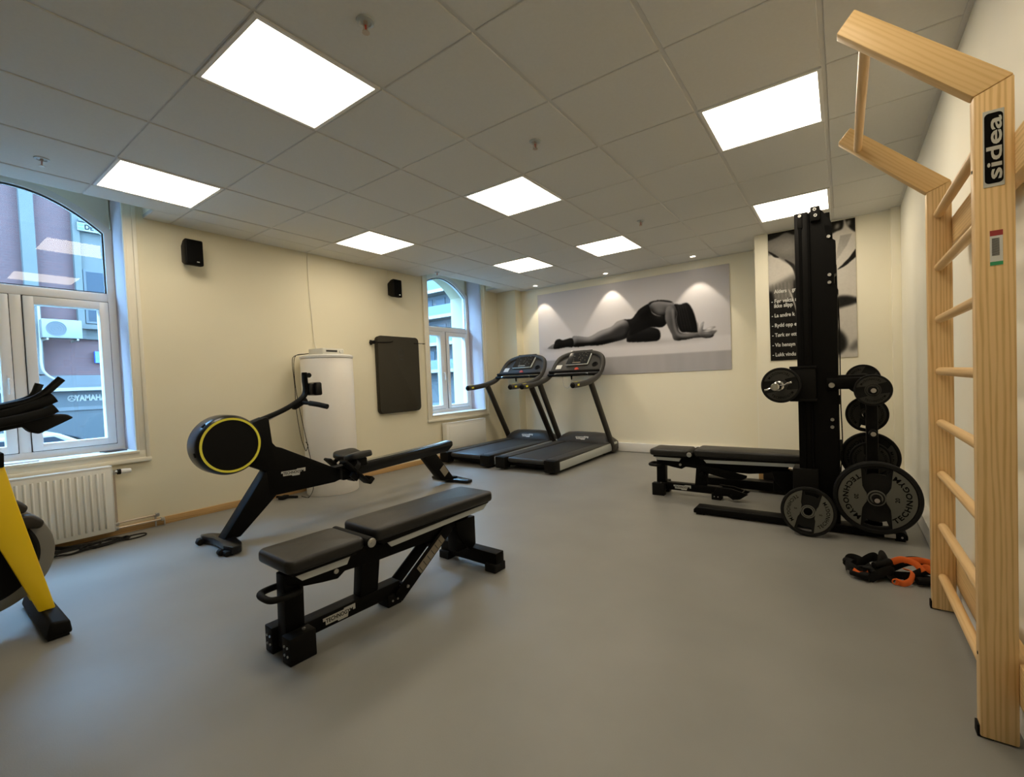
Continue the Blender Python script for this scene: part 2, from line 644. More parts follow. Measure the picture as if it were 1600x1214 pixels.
def rects(x0, x1, y0, y1):
    """clip a rectangle to the room and cut the window recesses out of it"""
    x0, x1, y0, y1 = max(x0, XL), min(x1, XR), max(y0, YF), min(y1, YB)
    if x1 - x0 < 0.012 or y1 - y0 < 0.012:
        return []
    if x0 >= CUTX:
        return [(x0, x1, y0, y1)]
    out = []
    if x1 > CUTX + 0.01:
        out.append((CUTX, x1, y0, y1))
    segs = [(y0, y1)]
    for a, b in CUT:
        ns = []
        for s, e in segs:
            if b <= s or a >= e:
                ns.append((s, e))
            else:
                if a > s:
                    ns.append((s, a))
                if b < e:
                    ns.append((b, e))
        segs = ns
    for s, e in segs:
        if e - s > 0.012:
            out.append((x0, min(x1, CUTX), s, e))
    return out


mb = MB()
for i in range(-7, 2):
    for j in range(-6, 9):
        if (i, j) in LIGHT_CELLS:
            continue
        x0, y0 = GX + 0.6 * i, GY + 0.6 * j
        for r in rects(x0 + 0.010, x0 + 0.590, y0 + 0.004, y0 + 0.596):
            b = bmesh.new()
            lo, hi = Vector((r[0], r[2], ZC)), Vector((r[1], r[3], ZC + 0.009))
            ch = 0.003
            t = [b.verts.new(p) for p in ((lo.x, lo.y, hi.z), (hi.x, lo.y, hi.z), (hi.x, hi.y, hi.z), (lo.x, hi.y, hi.z))]
            m1 = [b.verts.new(p) for p in ((lo.x, lo.y, lo.z + ch), (hi.x, lo.y, lo.z + ch), (hi.x, hi.y, lo.z + ch), (lo.x, hi.y, lo.z + ch))]
            m2 = [b.verts.new(p) for p in ((lo.x + ch, lo.y + ch, lo.z), (hi.x - ch, lo.y + ch, lo.z), (hi.x - ch, hi.y - ch, lo.z), (lo.x + ch, hi.y - ch, lo.z))]
            for A, B in ((t, m1), (m1, m2)):
                for k in range(4):
                    b.faces.new((A[k], A[(k + 1) % 4], B[(k + 1) % 4], B[k]))
            b.faces.new(m2)
            bmesh.ops.recalc_face_normals(b, faces=b.faces)
            mb._add(b)
struct(mb.build('ceiling', 'ceil', sharp=20))
mb = MB()
for r in rects(XL, XR, YF, YB):
    mb.box((r[0], r[2], ZC + 0.006), (r[1], r[3], ZC + 0.03))
struct(mb.build('ceiling_grid', 'tee'))
mb = MB()
for a, b_ in CUT:
    mb.box((CUTX, a - 0.03, ZC + 0.03), (CUTX + 0.02, b_ + 0.03, 3.0))
    mb.box((XL, a - 0.02, ZC + 0.03), (CUTX, a, 3.0))
    mb.box((XL, b_, ZC + 0.03), (CUTX, b_ + 0.02, 3.0))
    mb.box((XL, a, 2.98), (CUTX, b_, 3.0))
mb.box((-5.36, YF - 0.3, 3.05), (XR + 0.3, YB + 0.3, 3.2))
struct(mb.build('ceiling_recess', 'wall_white'))
mb = MB()
mb.box((XR - 0.022, YF, ZC - 0.004), (XR, 5.45, ZC + 0.012))
mb.box((XR - 0.030, YF, ZC + 0.004), (XR - 0.022, 5.45, ZC + 0.02))
struct(mb.build('trim_ceiling_right', 'tee'))
mb = MB()
mb.box((-4.38, YB - 0.02, ZC - 0.004), (-0.86, YB, ZC + 0.012))
struct(mb.build('trim_ceiling_back', 'tee'))

# skirtings
mb = MB()
mb.box((XL, YF, 0), (XL + 0.015, 5.975, 0.062), 0.003)
struct(mb.build('baseboard_left', 'oak'))
mb = MB()
mb.box((-4.38, YB - 0.045, 0.006), (-0.765, YB, 0.13), 0.003)
struct(mb.build('baseboard_back', 'white'))
mb = MB()
mb.box((XR - 0.055, YF, 0.006), (XR, 5.45, 0.115), 0.003)
struct(mb.build('baseboard_right', 'white'))
mb = MB()
mb.box((-0.765, 5.505, 0.0), (0.40, 5.52, 0.10), 0.003)
struct(mb.build('baseboard_pillar', 'white'))

# ------------------------------------------------------------------ windows
def make_window(n, c, h):
    t = bpy.data.objects.new('window_%d' % n, None)
    COL.objects.link(t)
    t.location = (-5.08, c, 0)
    struct(t)
    t['label'] = ['white arched window over the left radiator, brick street front outside', 'white arched window near the far corner behind the treadmills'][n - 1]
    x0, x1 = -0.045, 0.035
    zs, rise = 2.50, 0.27
    z0 = SILL
    # outer frame with segmental arch
    mb = MB()
    outer = [(-h, z0), (h, z0)] + [(d, arch_z(d, h, zs, rise)) for d in np.linspace(h, -h, 31)]
    hi = h - 0.05
    inner = [(-hi, z0 + 0.05), (hi, z0 + 0.05)] + [(d, arch_z(d, hi, zs - 0.03, rise - 0.02)) for d in np.linspace(hi, -hi, 31)]
    b = bmesh.new()
    V = [[b.verts.new((x, p[0], p[1])) for p in P] for x in (x0, x1) for P in (outer, inner)]
    k = len(outer)
    for A, B in ((V[0], V[1]), (V[2], V[3]), (V[0], V[2]), (V[1], V[3])):
        for j in range(k):
            b.faces.new((A[j], A[(j + 1) % k], B[(j + 1) % k], B[j]))
    bmesh.ops.recalc_face_normals(b, faces=b.faces)
    mb._add(b)
    mb.box((x0, -hi, 1.895), (x1, hi, 1.965), 0.006)
    mb.box((x0, -0.032, z0 + 0.05), (x1, 0.032, 1.895), 0.004)
    mb.build('window_frame', 'upvc', t)
    mb = MB()
    b = bmesh.new()
    P = [(-hi, 1.965), (hi, 1.965)] + [(d, arch_z(d, hi, zs - 0.03, rise - 0.02)) for d in np.linspace(hi, -hi, 31)]
    P2 = [(p[0] * 0.978, 1.965 + 0.011 + (p[1] - 1.965) * 0.966) for p in P]
    V1 = [b.verts.new((0.012, *p)) for p in P]
    V2 = [b.verts.new((0.012, *p)) for p in P2]
    for j in range(len(P)):
        b.faces.new((V1[j], V1[(j + 1) % len(P)], V2[(j + 1) % len(P)], V2[j]))
    mb._add(b)
    mb.build('gasket', 'gasket', t)
    mb = MB()
    b = bmesh.new()
    b.faces.new([b.verts.new((0.006, *p)) for p in P])
    mb._add(b)
    mb.build('arched_pane', 'glass', t)
    for s in (-1, 1):
        y0, y1 = (0.032, hi) if s > 0 else (-hi, -0.032)
        zb, zt = z0 + 0.055, 1.89
        mb = MB()
        fw = 0.062
        mb.box((x0 + 0.01, y0 + fw - 0.006, zb), (x1 + 0.0175, y1 - fw + 0.006, zb + fw - 0.008), 0.004)
        mb.box((x0 + 0.01, y0 + fw - 0.006, zt - fw), (x1 + 0.0175, y1 - fw + 0.006, zt), 0.004)
        mb.box((x0 + 0.01, y0 + 0.004, zb), (x1 + 0.018, y0 + fw, zt), 0.006)
        mb.box((x0 + 0.01, y1 - fw, zb), (x1 + 0.018, y1 - 0.004, zt), 0.006)
        sash = mb.build('sash', 'upvc', t)
        mb = MB()
        mb.box((x1 - 0.02, y0 - 0.001, zb - 0.004), (x1 + 0.003, y0 + 0.004, zt + 0.004))
        mb.box((x1 - 0.02, y1 - 0.004, zb - 0.004), (x1 + 0.003, y1 + 0.001, zt + 0.004))
        mb.box((x1 - 0.02, y0, zt), (x1 + 0.003, y1, zt + 0.004))
        mb.box((x1 - 0.02, y0, zb - 0.004), (x1 + 0.003, y1, zb))
        mb.build('gasket', 'gasket', sash)
        mb = MB()
        b = bmesh.new()
        g = fw - 0.01
        b.faces.new([b.verts.new((0.004, *p)) for p in ((y0 + g, zb + g), (y1 - g, zb + g), (y1 - g, zt - g), (y0 + g, zt - g))])
        mb._add(b)
        mb.build('pane', 'glass', sash)
        if s < 0:
            mb = MB()
            mb.box((x1 + 0.016, y1 - 0.036, 1.23), (x1 + 0.024, y1 - 0.018, 1.29), 0.003)
            mb.tube([(x1 + 0.02, y1 - 0.027, 1.26), (x1 + 0.055, y1 - 0.027, 1.26), (x1 + 0.058, y1 - 0.027, 1.24), (x1 + 0.058, y1 - 0.027, 1.15)], 0.008, 8, 4)
            mb.build('handle', 'white', sash)
    # sill board and casing on the room side
    mb = MB()
    mb.box((0.02, -h - 0.002, SILL - 0.03), (0.325, h + 0.002, SILL), 0.004)
    mb.build('sill', 'white', t)
    mb = MB()
    for s in (-1, 1):
        a, b_ = sorted((s * h, s * (h + 0.006)))
        mb.box((0.034, a - (0 if s > 0 else 0.0), SILL), (0.3105, b_, 2.95))
    mb.build('reveal_lining', 'reveal', t)
    mb = MB()
    sp = [(d, arch_z(d, h, zs, rise)) for d in np.linspace(-h, h, 31)]
    mb.prism(sp + [(h, 2.96), (-h, 2.96)], 'X', -0.03, -0.005)
    mb.build('spandrel', 'wall_white', t)
    mb = MB()
    xw = XL + 5.08
    for s in (-1, 1):
        a, b_ = sorted((s * h, s * (h + 0.085)))
        mb.box((xw, a, SILL - 0.07), (xw + 0.018, b_, 2.95), 0.004)
        a, b_ = sorted((s * (h + 0.06), s * (h + 0.088)))
        mb.box((xw, a, SILL - 0.075), (xw + 0.028, b_, 2.95), 0.006)
        a, b_ = sorted((s * h, s * (h + 0.02)))
        mb.box((xw, a, SILL - 0.02), (xw + 0.023, b_, 2.95), 0.005)
    mb.box((xw, -h - 0.088, SILL - 0.085), (xw + 0.020, h + 0.088, SILL - 0.004), 0.004)
    mb.box((xw, -h - 0.095, SILL - 0.095), (xw + 0.032, h + 0.095, SILL - 0.062), 0.007)
    mb.box((xw, -h - 0.02, SILL - 0.022), (xw + 0.032, h + 0.02, SILL + 0.001), 0.006)
    mb.build('casing', 'trimw', t)
    return t


for n, (c, h) in enumerate(WIN, 1):
    make_window(n, c, h)

# ------------------------------------------------------------------ ceiling lights
light_names = {
    (-3, 0): 'big bright square ceiling panel nearest the camera, upper left',
    (-6, 0): 'square ceiling panel light above the left window',
    (-3, 3): 'square ceiling panel light in the middle of the ceiling',
    (-6, 3): 'square ceiling panel light near the left wall, between the two wall speakers',
    (-3, 6): 'square ceiling panel light before the far poster, third in its row from the camera',
    (-5, 6): 'square ceiling panel light closest to the far left corner, smallest in view',
    (0, 3): 'square ceiling panel light beside the wooden wall bars, upper right',
    (0, 6): 'square ceiling panel light directly over the tall black rack column',
    (0, 0): 'square ceiling panel light overhead in front of the wall bars, just above the picture',
}
for (i, j), lab in light_names.items():
    cx, cy = GX + 0.6 * i + 0.3, GY + 0.6 * j + 0.3
    t = thing('ceiling_light', lab, 'ceiling light', (cx, cy, ZC), group='square ceiling panel lights')
    mb = MB()
    o_, n_ = 0.292, 0.2735
    for lo, hi in (((-o_, -o_), (o_, -n_)), ((-o_, n_), (o_, o_)), ((-o_, -n_), (-n_, n_)), ((n_, -n_), (o_, n_))):
        mb.box((*lo, -0.004), (*hi, 0.014))
    mb.build('frame', 'white', t)
    mb = MB()
    mb.box((-n_, -n_, -0.001), (n_, n_, 0.01))
    mb.build('diffuser', 'emit', t)

# recessed spots that wash the long poster
for x, y, lab in ((-3.94, 5.93, 'small recessed ceiling spot at the left end of the long poster'),
                  (-2.75, 5.96, 'small recessed ceiling spot above the middle of the long poster'),
                  (-1.52, 5.90, 'small recessed ceiling spot at the right end of the long poster')):
    t = thing('downlight', lab, 'ceiling light', (x, y, ZC), group='recessed spots over the poster')
    mb = MB()
    mb.lathe([(0.042, -0.006), (0.034, -0.008), (0.030, -0.002), (0.030, 0.0), (0.042, 0.0)], 'Z', 28, closed=True)
    mb.build('bezel', 'white', t)
    mb = MB()
    mb.lathe([(0.0, -0.003), (0.029, -0.003), (0.029, 0.0), (0.0, 0.0)], 'Z', 24)
    mb.build('lens', 'spotlens', t)
    ld = bpy.data.lights.new('spot_lamp', 'SPOT')
    ld.energy = SPOT_POWER
    ld.color = SPOT_COLOR
    ld.spot_size = math.radians(70)
    ld.spot_blend = 0.25
    ld.shadow_soft_size = 0.02
    lo = bpy.data.objects.new('spot_lamp', ld)
    COL.objects.link(lo)
    lo.parent = t
    lo.location = (0, 0, -0.02)
    lo.rotation_euler = (math.radians(8), 0, 0)

# sprinkler heads and detectors
for x, y, lab in ((-1.555, 1.177, 'brass sprinkler head on the ceiling right of the nearest light panel'),
                  (-1.537, 2.372, 'sprinkler head between the middle panel and the right panel'),
                  (-4.009, 0.618, 'sprinkler head above the left window'),
                  (-1.555, 4.202, 'sprinkler head before the far poster, right of its nearer panel'),
                  (-4.391, 4.264, 'sprinkler head beside the far window')):
    t = thing('sprinkler', lab, 'sprinkler', (x, y, ZC), group='ceiling sprinklers')
    mb = MB()
    mb.lathe([(0.0, 0.0), (0.036, 0.0), (0.034, -0.005), (0.024, -0.008), (0.020, -0.003), (0.0, -0.003)], 'Z', 28)
    mb.build('rosette', 'alu', t)
    mb = MB()
    mb.cyl((0, 0, -0.002), (0, 0, -0.016), 0.009, 12)
    mb.tube([(0.009, 0, -0.014), (0.013, 0, -0.03), (0.004, 0, -0.044)], 0.0025, 6)
    mb.tube([(-0.009, 0, -0.014), (-0.013, 0, -0.03), (-0.004, 0, -0.044)], 0.0025, 6)
    mb.cyl((0, 0, -0.044), (0, 0, -0.047), 0.015, 16)
    mb.build('frame_arms', 'copper', t)
    mb = MB()
    mb.cyl((0, 0, -0.016), (0, 0, -0.044), 0.0035, 8)
    mb.build('bulb', 'red', t)

# ------------------------------------------------------------------ street outside
def fz(y, z, s=1.45):
    return y * s, (z - 1.11) * s + 1.11


FX = -20.3
st = MB()
st.box((-70, -40, -1.3), (-5.39, 90, -1.1))
struct(st.build('ground_street', 'asphalt'))
t = thing('brick_building', 'red brick building with pale pilasters across the street', 'building', (FX, 0, -1.1))
mb = MB()
mb.box((-8, -22, 0), (0, 16.5, 14))
mb.build('brick_wall', 'brick', t)
def fbox(name, m, y0, z0, y1, z1, d0, d1, par=None, bev=0.0):
    a, b_ = fz(y0, z0), fz(y1, z1)
    q = MB()
    q.box((d0, min(a[0], b_[0]), min(a[1], b_[1]) + 1.1), (d1, max(a[0], b_[0]), max(a[1], b_[1]) + 1.1), bev)
    return q.build(name, m, par or t)
fbox('pilaster', 'stone', 1.76, 1.62, 1.96, 9.5, -0.1, 0.25)
fbox('pilaster', 'stone', 2.53, 2.40, 2.64, 9.5, -0.1, 0.22)
fbox('render_bay', 'stone', 2.64, 2.40, 4.2, 9.5, -0.1, 0.12)
fbox('pilaster', 'stone', -0.2, 1.62, 0.0, 9.5, -0.1, 0.25)
for (y0, z0, y1, z1) in ((2.66, 2.76, 3.3, 3.25), (2.66, 3.30, 3.3, 3.97), (2.70, 5.03, 3.3, 5.5), (0.5, 3.0, 1.2, 4.6), (0.5, 5.2, 1.2, 6.6), (5, 3, 6, 4.6), (7, 3, 8, 4.6)):
    wf = fbox('window', 'stone2', y0, z0, y1, z1, 0.0, 0.16)
    fbox('pane', 'darkwin', y0 + 0.05, z0 + 0.05, y1 - 0.05, z1 - 0.05, 0.1, 0.17, wf)
fbox('ledge', 'stone', 2.53, 2.62, 4.2, 2.72, -0.1, 0.32)
fbox('ledge', 'stone2', 2.62, 5.0, 4.2, 5.05, -0.1, 0.32)
fbox('cornice', 'stone2', -3, 1.32, 8, 1.59, -0.1, 0.3)
fbox('cornice', 'signw', -3, 1.25, 8, 1.32, -0.1, 0.4)
fbox('shopfront', 'shop', -3, -0.5, 8, 1.25, -0.1, 0.1)
fbox('shop_band', 'stone2', -3, 0.82, 8, 0.90, -0.1, 0.16)
fbox('shop_mullion', 'stone2', 1.6, -0.5, 1.66, 0.82, -0.1, 0.16)
fbox('shop_mullion', 'stone2', 3.1, -0.5, 3.16, 0.82, -0.1, 0.16)
fbox('blue_plate', 'blue', 2.77, 1.87, 2.92, 2.13, -0.1, 0.16)
sg = fbox('hanging_sign', 'acw', 2.60, 4.80, 3.5, 4.98, 0.1, 0.30)
for dz in (4.825, 4.905):
    fbox('sign_stripe', 'green', 2.615, dz, 2.705, dz + 0.05, 0.2, 0.31, sg)
y_, z_ = fz(2.725, 4.893)
ob = lettering('lettering', 'DET N', 'ink', sg, (0.302, y_ + 0.24, z_ + 1.1), (0, 1, 0), (0, 0, 1), width=0.50, height=0.165, bold=0.03)
y_, z_ = fz(2.64, 1.088)
ob = lettering('shop_lettering', 'YAMAHA', 'signw', t, (0.11, y_ + 0.02, z_ + 1.1), (0, 1, 0), (0, 0, 1), width=0.76, height=0.20, bold=0.045)
q = MB()
yc, zc = fz(2.35, 1.085)
b = bmesh.new()
q.lathe([(0.075, 0), (0.095, 0), (0.095, 0.006), (0.075, 0.006)], 'X', 28, (0.11, yc, zc + 1.1), closed=True)
for k in range(3):
    a = PI / 2 + k * 2 * PI / 3
    q.cyl((0.112, yc, zc + 1.1), (0.112, yc + 0.075 * math.cos(a), zc + 1.1 + 0.075 * math.sin(a)), 0.009, 6)
    for dd in (-0.35, 0.35):
        q.cyl((0.112, yc + 0.045 * math.cos(a), zc + 1.1 + 0.045 * math.sin(a)), (0.112, yc + 0.062 * math.cos(a + dd), zc + 1.1 + 0.062 * math.sin(a + dd)), 0.006, 6)
q.build('shop_emblem', 'signw', t)
# outdoor air conditioner
ya, za = fz(1.9, 2.36)
yb_, zb_ = fz(2.5, 2.75)
ac = thing('air_conditioner', 'white outdoor air conditioner unit on the brick wall across the street', 'air conditioner', (FX + 0.43, (ya + yb_) / 2, za))
wy, wz = (yb_ - ya) / 2, zb_ - za
q = MB()
q.box((0.02, -wy, 0), (0.42, wy, wz), 0.02)
q.build('casing', 'acw', ac)
q = MB()
for k in range(4):
    rr = 0.22 * (k + 1) / 4
    q.lathe([(rr - 0.012, 0), (rr, 0), (rr, 0.012), (rr - 0.012, 0.012)], 'X', 28, (0.42, -wy * 0.3, wz / 2), closed=True)
q.lathe([(0, 0), (0.22, 0), (0.22, 0.004), (0, 0.004)], 'X', 28, (0.418, -wy * 0.3, wz / 2))
q.build('fan_grille', 'stone2', ac)
q = MB()
q.box((-0.40, -wy * 0.8, -0.06), (0.4, -wy * 0.7, 0.0))
q.box((-0.40, wy * 0.7, -0.06), (0.4, wy * 0.8, 0.0))
q.build('bracket', 'signw', ac)
hp = [fz(1.91, 3.2), fz(1.91, 2.35), fz(1.90, 1.8), fz(1.97, 1.6), fz(2.12, 1.47)]
q = MB()
q.tube([(FX + 0.46, p[0], p[1]) for p in hp], 0.035, 8)
tag(q.build('drain_pipe', 'signw'), 'thin white pipe running down the brick wall beside the air conditioner', 'pipe')

# block with balconies past the side street
t = thing('balcony_building', 'grey apartment block with glass balconies seen through the far window', 'building', (-36, 34, -1.1))
q = MB()
q.box((-14, 1.6, 0), (14, 10, 24))
q.build('facade', 'stone2', t)
for z in (11.1, 8.35, 5.45, 2.56):
    q = MB()
    q.box((-14, 0, z + 1.1 - 0.35), (14, 1.6, z + 1.1))
    s_ = q.build('balcony_slab', 'signw', t)
    q = MB()
    q.box((-14, 0.04, z + 1.1), (14, 0.1, z + 2.1))
    q.build('balustrade', 'balc', s_)
    for k in range(14):
        q = MB()
        q.box((-13 + 2 * k, 1.55, z + 1.15), (-11.6 + 2 * k, 1.62, z + 3.2))
        q.build('window', 'darkwin', t)

# parked car, mostly below the sill
t = thing('car', 'white car parked on the street outside the left window', 'car', (-14.5, 1.45, -1.1))
q = MB()
prof = [(-2.1, 0.35), (-2.15, 0.7), (-2.0, 0.95), (-1.3, 1.02), (-0.6, 1.46), (0.6, 1.48), (1.35, 1.02), (2.0, 0.92), (2.15, 0.65), (2.1, 0.35)]
q.prism(prof, 'X', -0.85, 0.85, 0.07, 3)
q.build('body', 'signw', t)
for sx in (-0.86, 0.84):
    q = MB()
    q.prism([(-1.12, 1.03), (-0.55, 1.38), (0.55, 1.40), (1.12, 1.03)], 'X', sx, sx + 0.02)
    q.build('side_window', 'darkwin', t)
q = MB()
q.box((-0.7, -0.0, 0), (0.7, 0.02, 0.55), mtx=Matrix.Translation((0, 1.36, 1.03)) @ Matrix.Rotation(0.98, 4, 'X'))
q.build('windscreen', 'darkwin', t)
for sx in (-0.87, 0.87):
    for yy in (-1.3, 1.3):
        q = MB()
        q.cyl((sx - 0.1, yy, 0.32), (sx + 0.1, yy, 0.32), 0.32, 24, bev=0.02)
        q.build('wheel', 'rubber', t)

# ------------------------------------------------------------------ weight benches
def make_bench(label, loc, rz, raised=True):
    t = thing('weight_bench', label, 'weight bench', loc, rz, group='adjustable weight benches')
    mb = MB()
    # front post, bottom rail, middle post, top beam
    mb.prism([(-0.035, 0.03), (0.045, 0.03), (0.050, 0.30), (0.045, 0.345), (-0.03, 0.345)], 'X', -0.036, 0.036, 0.005)
    mb.prism([(0.03, 0.047), (0.53, 0.045), (0.53, 0.112), (0.03, 0.112)], 'X', -0.036, 0.036, 0.006)
    mb.prism([(0.31, 0.11), (0.405, 0.11), (0.425, 0.27), (0.325, 0.27)], 'X', -0.032, 0.032, 0.004)
    mb.prism([(-0.02, 0.30), (0.045, 0.272), (0.13, 0.256), (0.20, 0.246), (0.235, 0.268), (0.33, 0.262), (0.42, 0.256), (0.75, 0.250), (0.86, 0.262), (1.03, 0.300), (1.05, 0.345), (0.42, 0.33), (0.30, 0.378), (0.22, 0.372), (0.16, 0.345), (-0.02, 0.345)], 'X', -0.040, 0.040, 0.004)
    mb.box((-0.038, 0.93, 0.12), (0.038, 1.05, 0.30), 0.005)
    mb.prism([(0.92, 0.30), (1.075, 0.30), (1.075, 0.13), (1.03, 0.10), (0.94, 0.21)], 'X', -0.05, 0.05, 0.005)
    mb.build('frame', 'black', t)
    mb = MB()
    mb.box((-0.235, 1.045, 0.03), (0.235, 1.115, 0.112), 0.006)
    cb = mb.build('crossbar', 'black', t)
    for sx in (-1, 1):
        mb = MB()
        a, b_ = sorted((sx * 0.155, sx * 0.237))
        mb.box((a, 1.03, 0.0), (b_, 1.125, 0.05), 0.006)
        mb.build('rubber_foot', 'rubber', cb)
    for sx in (-1, 1):
        mb = MB()
        a, b_ = sorted((sx * 0.044, sx * 0.110))
        mb.box((a, -0.055, 0.0), (b_, 0.055, 0.112), 0.005)
        ft = mb.build('foot', 'blackm', t)
        mb = MB()
        for dz in (0.04, 0.075):
            mb.cyl((a + 0.025, -0.054, dz), (a + 0.025, -0.059, dz), 0.005, 10)
            mb.cyl((a + 0.050, -0.054, dz), (a + 0.050, -0.059, dz), 0.005, 10)
        mb.cyl((0.5 * (a + b_), 0.02, 0.112), (0.5 * (a + b_), 0.02, 0.118), 0.007, 10)
        mb.build('bolt', 'steel', ft)
    mb = MB()
    mb.box((-0.045, 0.45, 0.0), (0.045, 0.53, 0.06), 0.005)
    mf = mb.build('foot', 'blackm', t)
    mb = MB()
    for dy in (0.475, 0.505):
        mb.cyl((0.044, dy, 0.03), (0.049, dy, 0.03), 0.005, 10)
    mb.build('bolt', 'steel', mf)
    # adjusting strut
    mb = MB()
    if not raised:
        for sx in (-0.050, 0.050):
            mb.prism([(0.46, 0.045), (0.50, 0.118), (0.62, 0.112), (0.745, 0.078), (0.68, 0.030), (0.625, 0.020), (0.585, 0.045)], 'X', sx - 0.006, sx + 0.006, 0.002)
        mb.prism([(0.34, 0.30), (0.50, 0.285), (0.74, 0.235), (0.735, 0.215), (0.70, 0.196), (0.60, 0.190), (0.44, 0.225), (0.36, 0.245)], 'X', 0.042, 0.054, 0.002)
        mb.cyl((-0.056, 0.61, 0.055), (0.060, 0.61, 0.055), 0.008, 14)
        mb.cyl((-0.056, 0.70, 0.085), (0.060, 0.70, 0.085), 0.006, 14)
        mb.cyl((-0.06, 0.385, 0.215), (0.075, 0.385, 0.215), 0.022, 18, bev=0.004)
        mb.build('adjusting_strut', 'black', t)
        mb = MB()
    ang = math.atan2(0.215, 0.30)
    L = math.hypot(0.215, 0.30) + 0.08
    for sx in (-0.047, 0.047) if raised else ():
        mb.cbox((sx, 0.69, 0.165), (0.012, L, 0.068), (ang, 0, 0), 0.004)
    if raised:
        mb.cbox((0, 0.80, 0.235), (0.085, 0.09, 0.05), (ang, 0, 0), 0.004)
        mb.cyl((-0.055, 0.562, 0.073), (0.055, 0.562, 0.073), 0.011, 16)
        sr = mb.build('adjusting_strut', 'black', t)
        mb = MB()
        mb.cbox((0.0545, 0.725, 0.186), (0.002, 0.215, 0.044), (ang, 0, 0))
        mb.build('scale_label', 'scale', sr)
        mb = MB()
        for k in range(6):
            mb.cbox((0.0558, 0.65 + 0.028 * k, 0.131 + 0.0202 * k), (0.0012, 0.004, 0.034), (ang, 0, 0))
        mb.build('scale_mark', 'darkgrey', sr)
        mb = MB()
        mb.cyl((0.055, 0.562, 0.073), (0.060, 0.562, 0.073), 0.008, 14)
        mb.build('bolt', 'steel', sr)
    # seat
    mb = MB()
    mb.cushion((-0.145, -0.06, 0.374), (0.145, 0.285, 0.430), 0.035)
    s = mb.build('seat', 'leather', t, 60)
    mb = MB()
    mb.box((-0.119, -0.03, 0.357), (0.119, 0.25, 0.378), 0.003)
    mb.build('seat_board', 'blackm', s)
    mb = MB()
    mb.cushion((-0.145, 0.335, 0.386), (0.145, 1.15, 0.445), 0.035)
    bk = mb.build('backrest', 'leather', t, 60)
    mb = MB()
    mb.prism([(0.39, 0.357), (1.125, 0.374), (1.135, 0.390), (0.36, 0.390)], 'X', -0.119, 0.119, 0.003)
    mb.build('backrest_board', 'blackm', bk)
    for par, prof in ((s, [(-0.020, 0.358), (0.220, 0.358), (0.203, 0.328), (0.006, 0.330)]), (bk, [(0.412, 0.357), (1.118, 0.374), (1.085, 0.345), (0.434, 0.331)])):
        for sx in (-1, 1):
            mb = MB()
            a, b_ = sorted((sx * 0.111, sx * 0.117))
            mb.prism(prof, 'X', a, b_, 0.001, 1)
            plabel(mb.build('side_rail', 'alu', par), 'silver side rail')
    mb = MB()
    mb.box((-0.112, 0.0, 0.335), (0.112, 0.06, 0.352), 0.003)
    mb.box((-0.112, 0.42, 0.340), (0.112, 0.52, 0.352), 0.003)
    mb.build('cross_plate', 'blackm', t)
    mb = MB()
    mb.cyl((-0.155, 0.302, 0.400), (0.155, 0.302, 0.400), 0.024, 24, bev=0.004)
    pv = mb.build('pivot', 'blackm', t)
    for sx in (-1, 1):
        mb = MB()
        mb.cyl((sx * 0.155, 0.302, 0.400), (sx * 0.162, 0.302, 0.400), 0.021, 24, bev=0.003)
        mb.cyl((sx * 0.160, 0.302, 0.400), (sx * 0.165, 0.302, 0.400), 0.007, 12)
        mb.build('pivot_cap', 'steel', pv)
    mb = MB()
    mb.cyl((0.04, 0.19, 0.285), (0.048, 0.19, 0.285), 0.011, 16)
    mb.build('bolt', 'steel', t)
    mb = MB()
    mb.tube([(0.036, 0.025, 0.272), (0.066, 0.01, 0.27), (0.068, -0.05, 0.27), (0.05, -0.088, 0.27), (0.0, -0.096, 0.27), (-0.05, -0.088, 0.27), (-0.068, -0.05, 0.27), (-0.066, 0.01, 0.27), (-0.036, 0.025, 0.272)], 0.0135, 12, 5)
    mb.build('handle', 'rubber', t)
    badge(t, (0.0365, 0.20, 0.079), (0, 1, 0), (0, 0, 1), 0.155, 0.045)
    return t


make_bench('black padded weight bench in the foreground, alone on the floor before the rowing machine', (-1.925, 0.93, 0), -0.0374)
make_bench('black padded weight bench standing across inside the barbell rack', (-1.40, 4.11, 0), -PI / 2, raised=False)

# ------------------------------------------------------------------ rowing machine
t = thing('rowing_machine', 'black rowing machine with yellow ringed flywheel along the left wall', 'rowing machine', (-3.66, 1.3, 0), -0.0174)
mb = MB()
R_ = 0.213
mb.lathe([(0, 0.075), (0.178, 0.075), (0.182, 0.10), (0.196, 0.10), (0.207, 0.085), (R_, 0.06), (R_, -0.06), (0.203, -0.095), (0.17, -0.108), (0, -0.11)], 'X', 64, (0, 0.088, 0.727))
fh = mb.build('flywheel_housing', 'blackg', t)
mb = MB()
mb.lathe([(0.178, 0.096), (0.193, 0.096), (0.193, 0.105), (0.178, 0.105)], 'X', 64, (0, 0.088, 0.727), closed=True)
plabel(mb.build('yellow_ring', 'ring', fh), 'bright yellow ring on the flywheel cover')
mb = MB()
mb.lathe([(0, 0.092), (0.178, 0.092), (0.178, 0.098), (0, 0.101)], 'X', 64, (0, 0.088, 0.727))
mb.build('cover_disc', 'blackm', fh)
mb = MB()
for a in (2.35, 3.35):
    mb.cbox((0.06, 0.088 + (R_ + 0.001) * math.cos(a), 0.727 + (R_ + 0.001) * math.sin(a)), (0.02, 0.008, 0.03), (a, 0, 0), 0.002)
mb.build('clip', 'rubber', fh)
mb = MB()
mb.prism([(0.20, 0.84), (0.262, 0.872), (0.345, 0.900), (0.369, 0.893), (0.386, 0.70), (0.41, 0.668), (0.452, 0.652), (0.86, 0.428), (0.93, 0.40), (0.93, 0.305), (0.876, 0.292), (0.40, 0.292), (0.345, 0.30), (0.328, 0.49), (0.20, 0.56)], 'X', -0.058, 0.058, 0.008)
